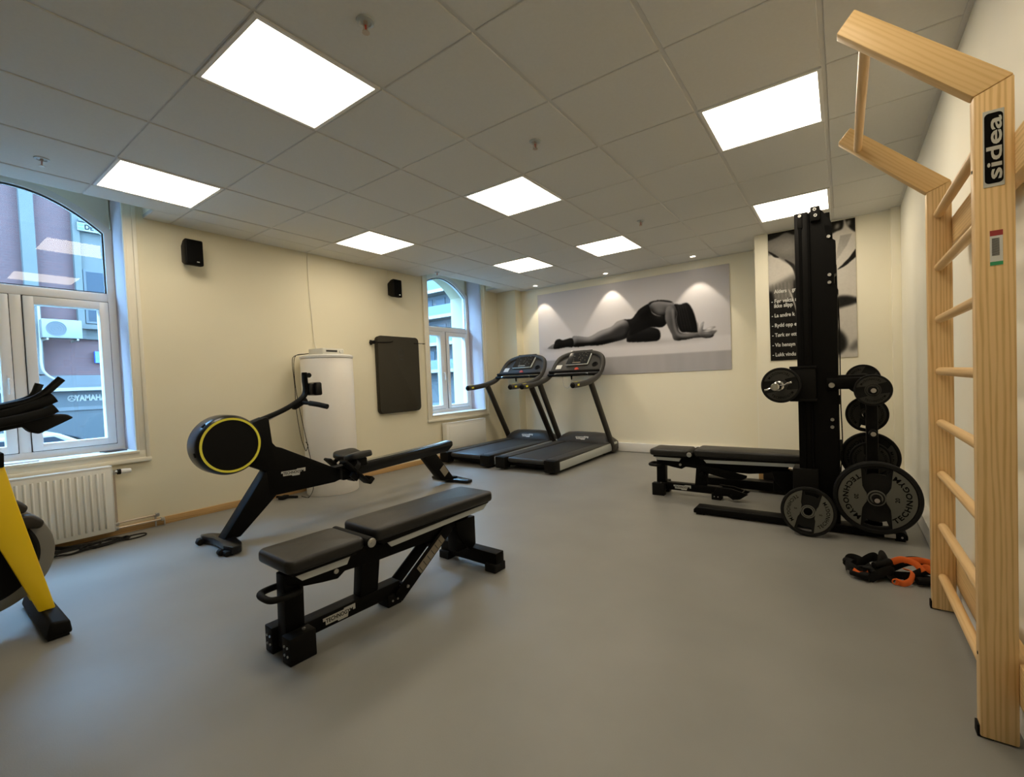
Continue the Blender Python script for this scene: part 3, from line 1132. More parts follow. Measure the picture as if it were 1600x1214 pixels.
mb.prism([(0.016, 0.05), (0.132, 0.05), (0.405, 0.30), (0.45, 0.38), (0.40, 0.50), (0.328, 0.492)], 'X', -0.056, 0.056, 0.008)
mb.build('frame', 'black', t)
badge(t, (0.0585, 0.53, 0.444), (0, 1, -0.03), (0, 0.03, 1), 0.19, 0.052)
mb = MB()
mb.prism([(0.80, 0.425), (1.20, 0.412), (1.65, 0.427), (2.12, 0.445), (2.27, 0.462), (2.292, 0.45), (2.292, 0.405), (2.215, 0.352), (1.85, 0.336), (1.22, 0.310), (0.80, 0.295)], 'X', -0.052, 0.052, 0.012)
rl = mb.build('rail', 'blackg', t)
mb = MB()
mb.prism([(0.95, 0.418), (1.20, 0.414), (1.65, 0.429), (2.12, 0.447), (2.25, 0.460), (2.25, 0.464), (2.12, 0.452), (1.65, 0.434), (1.20, 0.419), (0.95, 0.423)], 'X', -0.03, 0.03)
plabel(mb.build('track', 'steel', rl), 'steel seat track on the rail')
mb = MB()
mb.prism([(1.865, 0.36), (2.04, 0.36), (2.275, 0.06), (2.35, 0.05), (2.33, 0.025), (2.11, 0.05)], 'X', -0.048, 0.048, 0.006)
rg = mb.build('rear_leg', 'black', t)
mb = MB()
ang = math.atan2(0.25, -0.20)
mb.cbox((0.0490, 2.145, 0.150), (0.0015, 0.11, 0.075), (math.atan2(-0.30, 0.23), 0, 0))
mb.build('sticker', 'scale', rg)
mb = MB()
mb.prism([(-0.30, 2.27), (0.0, 2.235), (0.27, 2.27), (0.27, 2.345), (0.0, 2.40), (-0.30, 2.345)], 'Z', 0.006, 0.036, 0.006)
mb.build('rear_foot', 'blackg', t)
mb = MB()
pts = [(-0.235, -0.03), (-0.20, 0.03), (0.0, 0.10), (0.21, 0.09), (0.32, 0.07), (0.335, 0.03), (0.28, -0.03), (0.12, 0.0), (0.0, -0.01), (-0.12, 0.0)]
mb.prism([(-0.25, -0.02), (-0.22, 0.045), (-0.06, 0.10), (0.06, 0.10), (0.22, 0.075), (0.285, 0.045), (0.285, -0.01), (0.19, -0.03), (0.06, -0.005), (-0.06, -0.005), (-0.19, -0.03)], 'Z', 0.012, 0.062, 0.008)
ff = mb.build('front_foot', 'blackg', t)
for sx in (-1, 1):
    mb = MB()
    mb.cyl((sx * 0.19 - 0.02, -0.045, 0.022), (sx * 0.19 + 0.02, -0.045, 0.022), 0.022, 20, bev=0.003)
    mb.cbox((sx * 0.235, -0.02, 0.018), (0.06, 0.05, 0.036), None, 0.008)
    mb.build('transport_wheel', 'rubber', ff)
# arm, console, handle
mb = MB()
mb.tube([(0, 0.30, 0.868), (0, 0.49, 0.935), (0, 0.61, 0.996), (0, 0.675, 1.045), (0, 0.694, 1.10), (0, 0.690, 1.17), (0, 0.690, 1.225)], 0.02, 14, 6, flat=(0.035, 0.019))
mb.cbox((0, 0.635, 0.985), (0.06, 0.13, 0.045), (0.5, 0, 0), 0.012)
mb.cyl((0, 0.69, 1.215), (0, 0.69, 1.24), 0.022, 18, bev=0.006)
ar = mb.build('console_arm', 'black', t)
mb = MB()
mb.cyl((-0.03, 0.715, 1.215), (0.03, 0.715, 1.215), 0.020, 16, bev=0.003)
mb.build('knob', 'rubber', ar)
mb = MB()
mb.cbox((0, 0.725, 1.10), (0.10, 0.05, 0.10), (0, 0, 0), 0.012)
mb.cbox((0, 0.765, 1.10), (0.17, 0.05, 0.11), (0.03, 0, 0), 0.012)
cs = mb.build('console', 'blackg', t)
mb = MB()
mb.cbox((0, 0.791, 1.10), (0.15, 0.002, 0.09), (0.03, 0, 0))
mb.build('display', 'screen', cs)
mb = MB()
mb.tube([(-0.26, 0.715, 0.958), (-0.17, 0.680, 0.978), (-0.07, 0.655, 0.990), (0, 0.652, 0.992), (0.07, 0.655, 0.990), (0.17, 0.680, 0.978), (0.26, 0.715, 0.958)], 0.016, 12, 5)
hb = mb.build('pull_handle', 'blackm', t)
for sx in (-1, 1):
    mb = MB()
    mb.tube([(sx * 0.11, 0.664, 0.986), (sx * 0.19, 0.688, 0.974), (sx * 0.27, 0.719, 0.955)], 0.021, 12, 5)
    mb.build('grip', 'rubber', hb)
mb = MB()
mb.tube([(0.01, 0.37, 0.865), (0.01, 0.62, 0.982)], 0.004, 6, smooth=False)
plabel(mb.build('pull_strap', 'steel', t), 'thin grey pull strap under the arm')
# seat
mb = MB()
for sx in (-1, 1):
    b = MB()
    mb.cushion((-0.085, -0.115, -0.028), (0.085, 0.115, 0.028), 0.06, 6, 0.012, Matrix.Translation((sx * 0.085, 1.09, 0.488)) @ Matrix.Rotation(sx * -0.22, 4, 'Y') @ Matrix.Rotation(0.05, 4, 'X'))
st_ = mb.build('seat', 'leather', t, 60)
mb = MB()
mb.box((-0.075, 1.00, 0.385), (0.075, 1.19, 0.462), 0.014)
mb.build('seat_carriage', 'blackm', st_)
# footrests
for sx in (-1, 1):
    mb = MB()
    F = Matrix.Translation((sx * 0.125, 1.03, 0.36)) @ Matrix.Rotation(-0.80, 4, 'X')
    mb.box((-0.055, -0.16, -0.014), (0.055, 0.16, 0.010), 0.008, mtx=F)
    mb.box((-0.06, 0.13, -0.014), (0.06, 0.175, 0.055), 0.014, mtx=F)
    mb.box((-0.02, -0.02, -0.06), (0.02, 0.06, -0.012), 0.006, mtx=F)
    fp = mb.build('footrest', 'blackm', t)
    mb = MB()
    mb.tube([F @ Vector(p) for p in ((-0.06, -0.05, 0.0), (-0.058, -0.05, 0.05), (-0.02, -0.055, 0.078), (0.02, -0.055, 0.078), (0.058, -0.05, 0.05), (0.06, -0.05, 0.0))], 0.02, 8, 5, flat=(0.003, 0.022))
    mb.build('foot_strap', 'rubber', fp)
mb = MB()
mb.cyl((-0.17, 1.03, 0.345), (0.17, 1.03, 0.345), 0.018, 14)
mb.box((-0.06, 0.95, 0.29), (0.06, 1.12, 0.40), 0.012)
mb.build('footrest_axle', 'black', t)

# ------------------------------------------------------------------ treadmills
def make_treadmill(label, loc):
    t = thing('treadmill', label, 'treadmill', loc, 0, group='pair of treadmills facing the poster wall')
    mb = MB()
    mb.box((-0.40, 0.06, 0.05), (0.40, 1.60, 0.135), 0.01)
    mb.box((-0.30, 0.02, 0.075), (0.30, 0.10, 0.15), 0.02)
    dk = mb.build('deck', 'blackm', t)
    for sx in (-1, 1):
        for yy in (0.28, 1.45):
            mb = MB()
            mb.cyl((sx * 0.33, yy, 0.0), (sx * 0.33, yy, 0.055), 0.022, 16, bev=0.003)
            mb.build('foot', 'rubber', dk)
    mb = MB()
    mb.box((-0.268, -0.015, 0.10), (0.268, 1.46, 0.162), 0.028, 4)
    bl = mb.build('running_belt', 'belt', t)
    for sx in (-1, 1):
        mb = MB()
        a, b_ = sorted((sx * 0.272, sx * 0.425))
        mb.box((a, 0.03, 0.128), (b_, 1.55, 0.168), 0.008)
        sr = mb.build('foot_rail', 'darkgrey', t)
        mb = MB()
        a, b_ = sorted((sx * 0.405, sx * 0.434))
        mb.prism([(0.06, 0.035), (1.70, 0.05), (1.70, 0.16), (0.06, 0.132)], 'X', a, b_, 0.006)
        plabel(mb.build('side_panel', 'alu', t), 'silver side panel')
        mb = MB()
        a, b_ = sorted((sx * 0.285, sx * 0.440))
        mb.box((a, -0.045, 0.022), (b_, 0.075, 0.166), 0.014)
        mb.build('rear_cap', 'blackm', t)
    # motor hood
    mb = MB()
    sec = [(1.40, 0.15), (1.412, 0.195), (1.442, 0.250), (1.49, 0.288), (1.58, 0.298), (1.70, 0.245), (1.75, 0.17), (1.75, 0.05), (1.40, 0.05)]
    b = bmesh.new()
    xs = [-0.425, -0.41, -0.36, -0.30, -0.15, 0.0, 0.15, 0.30, 0.36, 0.41, 0.425]
    hs = [0.15, 0.42, 0.74, 0.93, 1.0, 1.0, 1.0, 0.93, 0.74, 0.42, 0.15]
    rings = []
    for x, h in zip(xs, hs):
        rings.append([b.verts.new((x, y, z if z <= 0.15 else 0.15 + (z - 0.15) * h)) for y, z in sec])
    n = len(sec)
    for A, B in zip(rings[:-1], rings[1:]):
        for j in range(n):
            b.faces.new((A[j], A[(j + 1) % n], B[(j + 1) % n], B[j]))
    b.faces.new(rings[0])
    b.faces.new(rings[-1][::-1])
    bmesh.ops.recalc_face_normals(b, faces=b.faces)
    mb._add(b)
    hd = mb.build('motor_hood', 'darkgrey', t, 50)
    bd = badge(hd, (0.0, 1.4245, 0.224), (1, 0, 0), (0, 0.48, 0.88), 0.21, 0.052)
    bd.data.materials[0] = M['label']
    # uprights and hoop handle
    for sx in (-1, 1):
        mb = MB()
        mb.tube([(sx * 0.425, 1.585, 0.05), (sx * 0.405, 0.985, 1.035)], 0.03, 16, smooth=False, flat=(0.033, 0.050))
        mb.box((sx * 0.425 - 0.033, 1.50, 0.03), (sx * 0.425 + 0.033, 1.68, 0.13), 0.014)
        mb.build('upright', 'upright', t)
    mb = MB()
    half = [(0.39, 0.52, 1.012), (0.402, 0.72, 1.022), (0.405, 0.95, 1.048), (0.40, 1.17, 1.105), (0.395, 1.32, 1.195), (0.385, 1.41, 1.30), (0.345, 1.47, 1.385), (0.26, 1.51, 1.435), (0.13, 1.53, 1.462)]
    pts = half + [(0, 1.535, 1.468)] + [(-x, y, z) for x, y, z in half[::-1]]
    mb.tube(pts, 0.037, 16, 5)
    hp = mb.build('handrail', 'darkgrey', t, 60)
    for sx in (-1, 1):
        mb = MB()
        mb.cyl((sx * 0.39, 0.522, 1.012), (sx * 0.389, 0.500, 1.011), 0.037, 18, 0.022)
        mb.build('end_cap', 'blackm', hp)
        mb = MB()
        mb.cbox((sx * 0.395, 0.60, 1.0535), (0.026, 0.06, 0.003), (0.05, 0, 0), 0.001)
        mb.cbox((sx * 0.395 + 0.0365, 0.60, 1.016), (0.003, 0.05, 0.024), (0.05, 0, 0), 0.001)
        plabel(mb.build('yellow_button', 'ring', hp), 'yellow grip button')
    # lower cross bars with sensor grips
    for z, y, r in ((1.198, 1.225, 0.020), (1.150, 1.185, 0.0205)):
        mb = MB()
        mb.tube([(-0.385, y + 0.04, z), (-0.33, y, z), (0.33, y, z), (0.385, y + 0.04, z)], r, 12, 4)
        cbar = mb.build('crossbar', 'blackm', t)
        if z < 1.17:
            for sx in (-1, 1):
                mb = MB()
                mb.cyl((sx * 0.15, y, z), (sx * 0.27, y, z), r + 0.0015, 14)
                plabel(mb.build('pulse_sensor', 'chrome', cbar), 'chrome pulse sensor')
    # console panel
    mb = MB()
    top = [(-0.37, 1.30, 1.215), (0.37, 1.30, 1.215), (0.385, 1.385, 1.29), (0.335, 1.465, 1.38), (0.25, 1.50, 1.428), (0.0, 1.525, 1.452), (-0.25, 1.50, 1.428), (-0.335, 1.465, 1.38), (-0.385, 1.385, 1.29)]
    b = bmesh.new()
    V1 = [b.verts.new(p) for p in top]
    V2 = [b.verts.new((p[0], p[1] + 0.03, p[2] - 0.035)) for p in top]
    b.faces.new(V1)
    b.faces.new(V2[::-1])
    for j in range(len(top)):
        b.faces.new((V1[j], V1[(j + 1) % 9], V2[(j + 1) % 9], V2[j]))
    bmesh.ops.recalc_face_normals(b, faces=b.faces)
    mb._add(b)
    mb.box((-0.37, 1.22, 1.185), (0.37, 1.31, 1.217), 0.01)
    cp = mb.build('console', 'darkgrey', t)
    nrm = Vector((0, -0.726, 0.688))
    up = Vector((0, 0.688, 0.726))
    def on(x, s, d=0.002):
        return Vector((x, 1.30, 1.215)) + up * s + nrm * d
    mb = MB()
    for cxx in (0.285,):
        b = bmesh.new()
        mtx = frame_mtx(on(cxx, 0.095, 0.002), (1, 0, 0), up)
        mb.lathe([(0.030, 0.0), (0.043, 0.0), (0.043, 0.006), (0.036, 0.010), (0.030, 0.004)], 'Z', 28, closed=True)
    bmesh.ops.transform(mb.bm, matrix=mtx, verts=mb.bm.verts)
    mb.build('cup_holder_rim', 'blackm', cp)
    mb = MB()
    mb.lathe([(0, 0.001), (0.032, 0.001), (0.032, 0.003), (0, 0.003)], 'Z', 24)
    bmesh.ops.transform(mb.bm, matrix=mtx, verts=mb.bm.verts)
    mb.build('cup_holder', 'ink', cp)
    mb = MB()
    mb.box((-0.055, -0.03, 0), (0.035, 0.05, 0.0025), mtx=frame_mtx(on(-0.285, 0.06), (1, 0, 0), up))
    mb.build('sticker', 'label', cp)
    mb = MB()
    mb.cyl(on(0.02, 0.012, -0.002), on(0.02, 0.012, 0.016), 0.03, 20, 0.026)
    plabel(mb.build('stop_button', 'red', cp), 'red stop button')
    # display
    F = Matrix.Translation((0.0, 1.435, 1.402)) @ Matrix.Rotation(math.radians(46), 4, 'X')
    mb = MB()
    mb.box((-0.182, -0.148, -0.03), (0.182, 0.148, 0.0), 0.014, 3, F)
    sc_ = mb.build('display_case', 'alu', t)
    mb = MB()
    mb.box((-0.174, -0.140, -0.002), (0.174, 0.140, 0.003), 0.002, 1, F)
    dp = mb.build('display', 'screen', sc_)
    mb = MB()
    rnd = random.Random(3)
    for k in range(26):
        x, y = rnd.uniform(-0.155, 0.155), rnd.uniform(-0.085, 0.115)
        w_, h_ = rnd.choice(((0.009, 0.0022), (0.004, 0.004), (0.013, 0.002), (0.002, 0.008)))
        mb.box((x - w_, y - h_, 0.003), (x + w_, y + h_, 0.0036), mtx=F)
    mb.box((-0.07, -0.120, 0.003), (0.06, -0.102, 0.0038), mtx=F)
    mb.build('keypad_marks', 'scale', dp)
    mb = MB()
    mb.cyl((0.0, 1.19, 1.14), (0.0, 1.19, 1.08), 0.014, 12, 0.009)
    sk = mb.build('safety_key', 'blackm', t)
    mb = MB()
    mb.tube([(0, 1.19, 1.085), (-0.015, 1.19, 1.02), (-0.06, 1.19, 0.965), (-0.12, 1.19, 0.985), (-0.14, 1.19, 1.06), (-0.14, 1.19, 1.14)], 0.0028, 6)
    mb.build('safety_cord', 'steel', sk)
    return t


make_treadmill('black treadmill nearest the window, left one of the pair', (-4.105, 4.35, 0))
make_treadmill('black treadmill under the long poster, right one of the pair', (-3.13, 4.35, 0))

# ------------------------------------------------------------------ barbell rack (guided bar machine)
RX, RY = -0.14, 3.69
def rk(mb, name, m, parent, **kw):
    bmesh.ops.translate(mb.bm, verts=mb.bm.verts, vec=(-RX, -RY, 0))
    return mb.build(name, m, parent, **kw)


rack = thing('barbell_rack', 'tall black guided barbell rack with plate horns in front of the rules poster', 'barbell rack', (RX, RY, 0))
for side, (yf, yb_) in (('near', (3.60, 3.76)), ('far', (4.46, 4.62))):
    s = 1 if side == 'near' else -1
    y0, y1 = (yf, yb_)
    mb = MB()
    fy = y0 if s > 0 else y1            # outer face
    d = s * 0.0
    # column body, with a shouldered side plate
    mb.box((-0.252, y0 + 0.01, 0.06), (-0.172, y1 - 0.01, 2.165), 0.004)
    prof = [(-0.165, 0.06), (-0.022, 0.06), (-0.022, 1.07), (-0.016, 1.59), (-0.010, 1.60), (-0.010, 1.62), (-0.031, 1.665), (-0.031, 1.725), (-0.018, 1.732), (-0.020, 1.945), (-0.036, 1.958), (-0.038, 2.055), (-0.05, 2.095), (-0.098, 2.165), (-0.165, 2.165)]
    mb.prism(prof, 'Y', y0 + 0.02, y1 - 0.02, 0.003, 1)
    col_ = rk(mb, 'column', 'black', rack)
    if s > 0:
        mb = MB()
        mb.box((-0.228, y0 - 0.001, 0.10), (-0.210, y0 + 0.012, 2.10), 0.001, 1)
        mb.box((-0.176, y0 + 0.004, 0.08), (-0.164, y0 + 0.03, 2.15), 0.001, 1)
        rk(mb, 'guide_slot', 'ink', col_)
        mb = MB()
        mb.box((-0.157, y0 - 0.012, 2.09), (-0.102, y0 + 0.10, 2.185), 0.006)
        mb.box((-0.232, y0 - 0.004, 2.06), (-0.204, y0 + 0.03, 2.15), 0.004)
        rk(mb, 'bracket', 'blackm', col_)
        mb = MB()
        for x, z in ((-0.218, 2.140), (-0.132, 2.165), (-0.128, 2.125), (-0.058, 1.975), (-0.057, 1.723), (-0.058, 1.673), (-0.057, 0.759), (-0.058, 0.709)):
            yy = y0 - 0.005 if z > 2.05 else y0 + 0.014
            mb.lathe([(0.0, 0.0), (0.0045, 0.0), (0.005, 0.004), (0.010, 0.004), (0.011, 0.0), (0.011, -0.008), (0, -0.008)], 'Y', 16, (x, yy - 0.004, z))
        plabel(rk(mb, 'bolt', 'steel', col_), 'steel bolts on the column')
        mb = MB()
        mb.prism([(-0.083, 2.06), (-0.04, 2.04), (-0.042, 1.96), (-0.066, 1.965)], 'Y', y0 + 0.017, y0 + 0.022)
        rk(mb, 'access_hole', 'ink', col_)
        mb = MB()
        mb.tube([(-0.012, y0 + 0.05, 1.56), (-0.008, y0 + 0.05, 1.30), (-0.010, y0 + 0.05, 0.9), (-0.004, y0 + 0.05, 0.62), (-0.016, y0 + 0.05, 0.40)], 0.004, 6)
        mb.box((-0.022, y0 + 0.03, 0.86), (-0.008, y0 + 0.07, 0.92), 0.003)
        mb.box((-0.022, y0 + 0.03, 0.55), (-0.004, y0 + 0.07, 0.62), 0.003)
        rk(mb, 'counterweight_cable', 'rubber', rack)
    # base bar and feet
    mb = MB()
    if s > 0:
        mb.prism([(-0.975, 0.012), (-0.975, 0.038), (-0.955, 0.060), (0.30, 0.060), (0.322, 0.04), (0.322, 0.012)], 'Y', 3.585, 3.70, 0.005)
        mb.box((-0.955, 3.59, 0.0), (-0.90, 3.69, 0.014))
        mb.box((0.26, 3.59, 0.0), (0.31, 3.69, 0.014))
    else:
        mb.box((-1.09, 4.48, 0.02), (0.30, 4.60, 0.10), 0.006)
        mb.box((-1.07, 4.49, 0.0), (-1.0, 4.59, 0.022))
        mb.box((0.22, 4.49, 0.0), (0.30, 4.59, 0.022))
    bb = rk(mb, 'base_bar', 'black', rack)
    if s > 0:
        mb = MB()
        mb.box((0.205, 3.5825, 0.018), (0.262, 3.5855, 0.046), 0.001)
        rk(mb, 'sticker', 'silverlabel', bb)
        mb = MB()
        mb.cyl((0.293, 3.586, 0.028), (0.293, 3.580, 0.028), 0.006, 12)
        rk(mb, 'bolt', 'steel', bb)
    # foot of the column
    mb = MB()
    mb.box((-0.292, y0 - 0.02, 0.06), (-0.140, y1, 0.42), 0.006)
    rk(mb, 'base_bracket', 'blackm', rack)
    # carriage that holds the bar
    mb = MB()
    mb.box((-0.288, y0 - 0.045, 0.885), (-0.143, y0 + 0.02 if s > 0 else y1 + 0.03, 1.125), 0.006)
    mb.box((-0.296, y0 - 0.05, 1.108), (-0.138, y0 + 0.02 if s > 0 else y1 + 0.03, 1.125), 0.003)
    mb.box((-0.296, y0 - 0.05, 0.885), (-0.138, y0 + 0.02 if s > 0 else y1 + 0.03, 0.902), 0.003)
    mb.cyl((-0.345, y0 - 0.02, 1.0), (-0.345, y1, 1.0), 0.045, 20)
    mb.box((-0.345, y0 - 0.01, 0.965), (-0.25, y1 - 0.02, 1.035), 0.004)
    rk(mb, 'carriage', 'blackm', rack)
mb = MB()
mb.box((-0.15, 3.70, 2.08), (-0.05, 4.52, 2.16), 0.005)
rk(mb, 'top_beam', 'black', rack)
mb = MB()
mb.cyl((-0.345, 3.53, 1.0), (-0.345, 4.70, 1.0), 0.015, 18)
bar = rk(mb, 'bar', 'chrome', rack)
for a, b_ in ((3.555, 3.185), (4.665, 5.02)):
    mb = MB()
    mb.cyl((-0.345, a, 1.0), (-0.345, b_, 1.0), 0.0245, 24, bev=0.003)
    mb.cyl((-0.345, b_, 1.0), (-0.345, b_ - 0.004 if b_ < 4 else b_ + 0.004, 1.0), 0.018, 24)
    plabel(rk(mb, 'sleeve', 'chrome', bar), 'chrome bar end')
# plate storage: arm, upright, horns
mb = MB()
mb.box((-0.085, 3.588, 0.963), (0.135, 3.64, 1.038), 0.005)
mb.box((-0.09, 3.64, 1.00), (0.14, 3.70, 1.055), 0.005)
rk(mb, 'storage_arm', 'black', rack)
mb = MB()
mb.lathe([(0.0, 0.0), (0.016, 0.0), (0.018, -0.004), (0.018, -0.010), (0, -0.010)], 'Y', 20, (-0.057, 3.575, 0.990))
plabel(rk(mb, 'bolt', 'steel', rack), 'steel bolt of the storage arm')
mb = MB()
mb.box((0.123, 3.62, 0.05), (0.185, 3.70, 1.02), 0.006)
mb.box((0.06, 3.62, 0.04), (0.20, 3.72, 0.10), 0.006)
rk(mb, 'storage_post', 'black', rack)
for x, z, yo in ((0.156, 0.958, 3.42), (0.156, 0.680, 3.52), (0.166, 0.277, 3.455)):
    mb = MB()
    mb.cyl((x, 3.63, z), (x, yo, z), 0.0225, 22, bev=0.003)
    hn = rk(mb, 'storage_horn', 'blackm', rack)
    mb = MB()
    mb.cyl((x, yo + 0.001, z), (x, yo - 0.003, z), 0.014, 18)
    plabel(rk(mb, 'horn_cap', 'steel', hn), 'steel end of the plate horn')
for x, z, yo in ((0.134, 0.783, 3.95), (0.150, 0.478, 4.0)):
    mb = MB()
    mb.cyl((x, 3.69, z), (x, yo, z), 0.0225, 22, bev=0.003)
    rk(mb, 'storage_horn', 'blackm', rack)

# ------------------------------------------------------------------ weight plates
def make_plate(label, loc, R, th, ang=0.0, tilt=0.0, words='TECHNOGYM', face='plated', ink='ink', turn=0.0, number=None):
    """plate standing upright, its face towards -Y; ang turns it about its axle, tilt leans it back"""
    t = thing('weight_plate', label, 'weight plate', loc, group='rubber weight plates on the rack', rot=(tilt, ang, turn))
    hole = 0.0255
    hub = max(0.19 * R, hole + 0.012)
    mb = MB()
    # rim
    mb.lathe([(0.885 * R, th * 0.38), (0.90 * R, th * 0.5), (0.97 * R, th * 0.5), (R, th * 0.36), (R, -th * 0.36), (0.97 * R, -th * 0.5), (0.90 * R, -th * 0.5), (0.885 * R, -th * 0.38)], 'Y', 72, closed=True)
    mb.lathe([(hole, th * 0.46), (hub, th * 0.46), (hub * 1.12, th * 0.3), (hub * 1.12, -th * 0.3), (hub, -th * 0.46), (hole, -th * 0.46)], 'Y', 48, closed=True)
    # web with two grip openings near the rim
    rr = [hub * 1.1, 0.5 * R, 0.66 * R, 0.81 * R, 0.89 * R]
    na = 72
    quads = []
    wt = th * 0.2
    def P(i, k, y):
        a = 2 * PI * k / na
        return (rr[i] * math.cos(a), y, rr[i] * math.sin(a))
    def openq(i, k):
        a = (k + 0.5) * 360 / na
        return R > 0.119 and number != 'closed' and i == 2 and (abs(a - 90) < 21 or abs(a - 270) < 21)
    for i in range(4):
        for k in range(na):
            if openq(i, k):
                continue
            quads.append([P(i, k, -wt), P(i + 1, k, -wt), P(i + 1, k + 1, -wt), P(i, k + 1, -wt)])
            quads.append([P(i, k + 1, wt), P(i + 1, k + 1, wt), P(i + 1, k, wt), P(i, k, wt)])
    for k in range(na):
        if openq(2, k):
            quads.append([P(2, k, -wt), P(2, k + 1, -wt), P(2, k + 1, wt), P(2, k, wt)])
            quads.append([P(3, k + 1, -wt), P(3, k, -wt), P(3, k, wt), P(3, k + 1, wt)])
            if not openq(2, (k - 1) % na):
                quads.append([P(2, k, -wt), P(2, k, wt), P(3, k, wt), P(3, k, -wt)])
            if not openq(2, (k + 1) % na):
                quads.append([P(2, k + 1, wt), P(2, k + 1, -wt), P(3, k + 1, -wt), P(3, k + 1, wt)])
    mb.grid_quads(quads)
    mb.build('rubber_disc', 'rubber', t)
    A = math.radians(66)
    for s in (1, -1):
        pts = [(s * 0.87 * R * math.cos(a), 0.87 * R * math.sin(a)) for a in np.linspace(-A, A, 25)]
        x1 = 0.315 * R
        pts += [(s * x1, 0.30 * R), (s * 0.27 * R, 0.20 * R), (s * hub * 1.13, 0.11 * R), (s * hub * 1.13, -0.11 * R), (s * 0.27 * R, -0.20 * R), (s * x1, -0.30 * R)]
        mb = MB()
        mb.prism(pts, 'Y', -th * 0.44, -wt + 0.001)
        fp = mb.build('face_panel', face, t)
        # curved lettering
        bm2 = text_bm(words, width=1.42 * R if R > 0.2 else 1.2 * R, height=0.135 * R, bold=0.03 if R > 0.2 else 0.012, extrude=0.0008, spacing=1.15)
        rc = 0.70 * R
        base = 0.0 if s > 0 else PI
        for v in bm2.verts:
            a = v.co.x / rc
            r_ = rc - v.co.y          # tops of the letters towards the hub
            x, y, z = v.co
            th_ = base + a
            v.co = Vector((r_ * math.cos(th_), -th * 0.44 - 0.0003 - z, r_ * math.sin(th_)))
        mb = MB()
        mb._add(bm2)
        mb.build('lettering', ink, fp)
        if number and number != 'closed':
            mb = MB()
            mb._add(text_bm(number, height=0.10 * R, bold=0.02), frame_mtx((s * 0.45 * R, -th * 0.44 - 0.0002, 0), (0, 0, s), (-s, 0, 0)))
            mb.build('number', ink, fp)
    mb = MB()
    mb.lathe([(hole * 1.0, th * 0.47), (hole * 1.32, th * 0.47), (hole * 1.32, th * 0.43), (hole * 1.0, th * 0.43)], 'Y', 36, closed=True)
    mb.lathe([(hub * 0.98, th * 0.465), (hub * 1.14, th * 0.44), (hub * 1.14, th * 0.36), (hub * 0.98, th * 0.36)], 'Y', 36, closed=True)
    mb.build('hub_ring', face, t)
    return t


make_plate('largest weight plate, grey faced, on the lowest horn at the right of the rack', (0.166, 3.545, 0.277), 0.228, 0.06, 0.02, face='platef', number='20')
make_plate('medium grey faced weight plate leaning on the floor against the rack foot', (-0.199, 3.46, 0.1605), 0.160, 0.032, 0.20, -0.13, face='platef', number='5')
make_plate('small black weight plate on the bar end, left of the tall column', (-0.345, 3.515, 1.0), 0.121, 0.03, 1.42, number='closed')
make_plate('small black weight plate at the front of the top storage arm', (0.156, 3.50, 0.958), 0.098, 0.03, 1.36)
make_plate('small black weight plate tucked behind the front one on the top storage arm', (0.115, 3.775, 1.02), 0.100, 0.03, 0.6)
make_plate('black weight plate hanging second from the top, behind the storage post', (0.134, 3.79, 0.783), 0.120, 0.03, 0.06)
make_plate('large black weight plate behind the storage post, third from the top', (0.150, 3.90, 0.475), 0.172, 0.04, 0.5, number='closed')
make_plate('medium black weight plate in front of the large one behind the storage post', (0.150, 3.80, 0.475), 0.118, 0.03, 0.05)
mb = MB()
mb.cyl((0.115, 3.70, 1.02), (0.115, 3.83, 1.02), 0.0225, 18)
rk(mb, 'storage_horn', 'blackm', rack)

# spring collar on the bar end
t = thing('spring_collar', 'chrome spring collar clipped on the bar end', 'collar', (-0.345, 3.40, 1.0))
mb = MB()
pts = []
for k in range(60):
    a = 2 * PI * k / 20
    pts.append((0.0285 * math.cos(a), -0.045 + 0.03 * k / 60, 0.0285 * math.sin(a)))
mb.tube(pts, 0.0035, 6, smooth=False)
mb.tube([(0.028, -0.045, 0.0), (0.045, -0.055, 0.012), (0.066, -0.058, 0.020)], 0.0038, 6)
mb.tube([(-0.026, -0.016, 0.0), (-0.048, -0.03, -0.014), (-0.070, -0.035, -0.024)], 0.0038, 6)
mb.build('spring', 'chrome', t)
for s, p in ((1, (0.066, -0.058, 0.020)), (-1, (-0.070, -0.035, -0.024))):
    mb = MB()
    mb.cbox(p, (0.026, 0.006, 0.012), (0, -0.3, 0), 0.002)
    mb.build('grip', 'chrome', t)

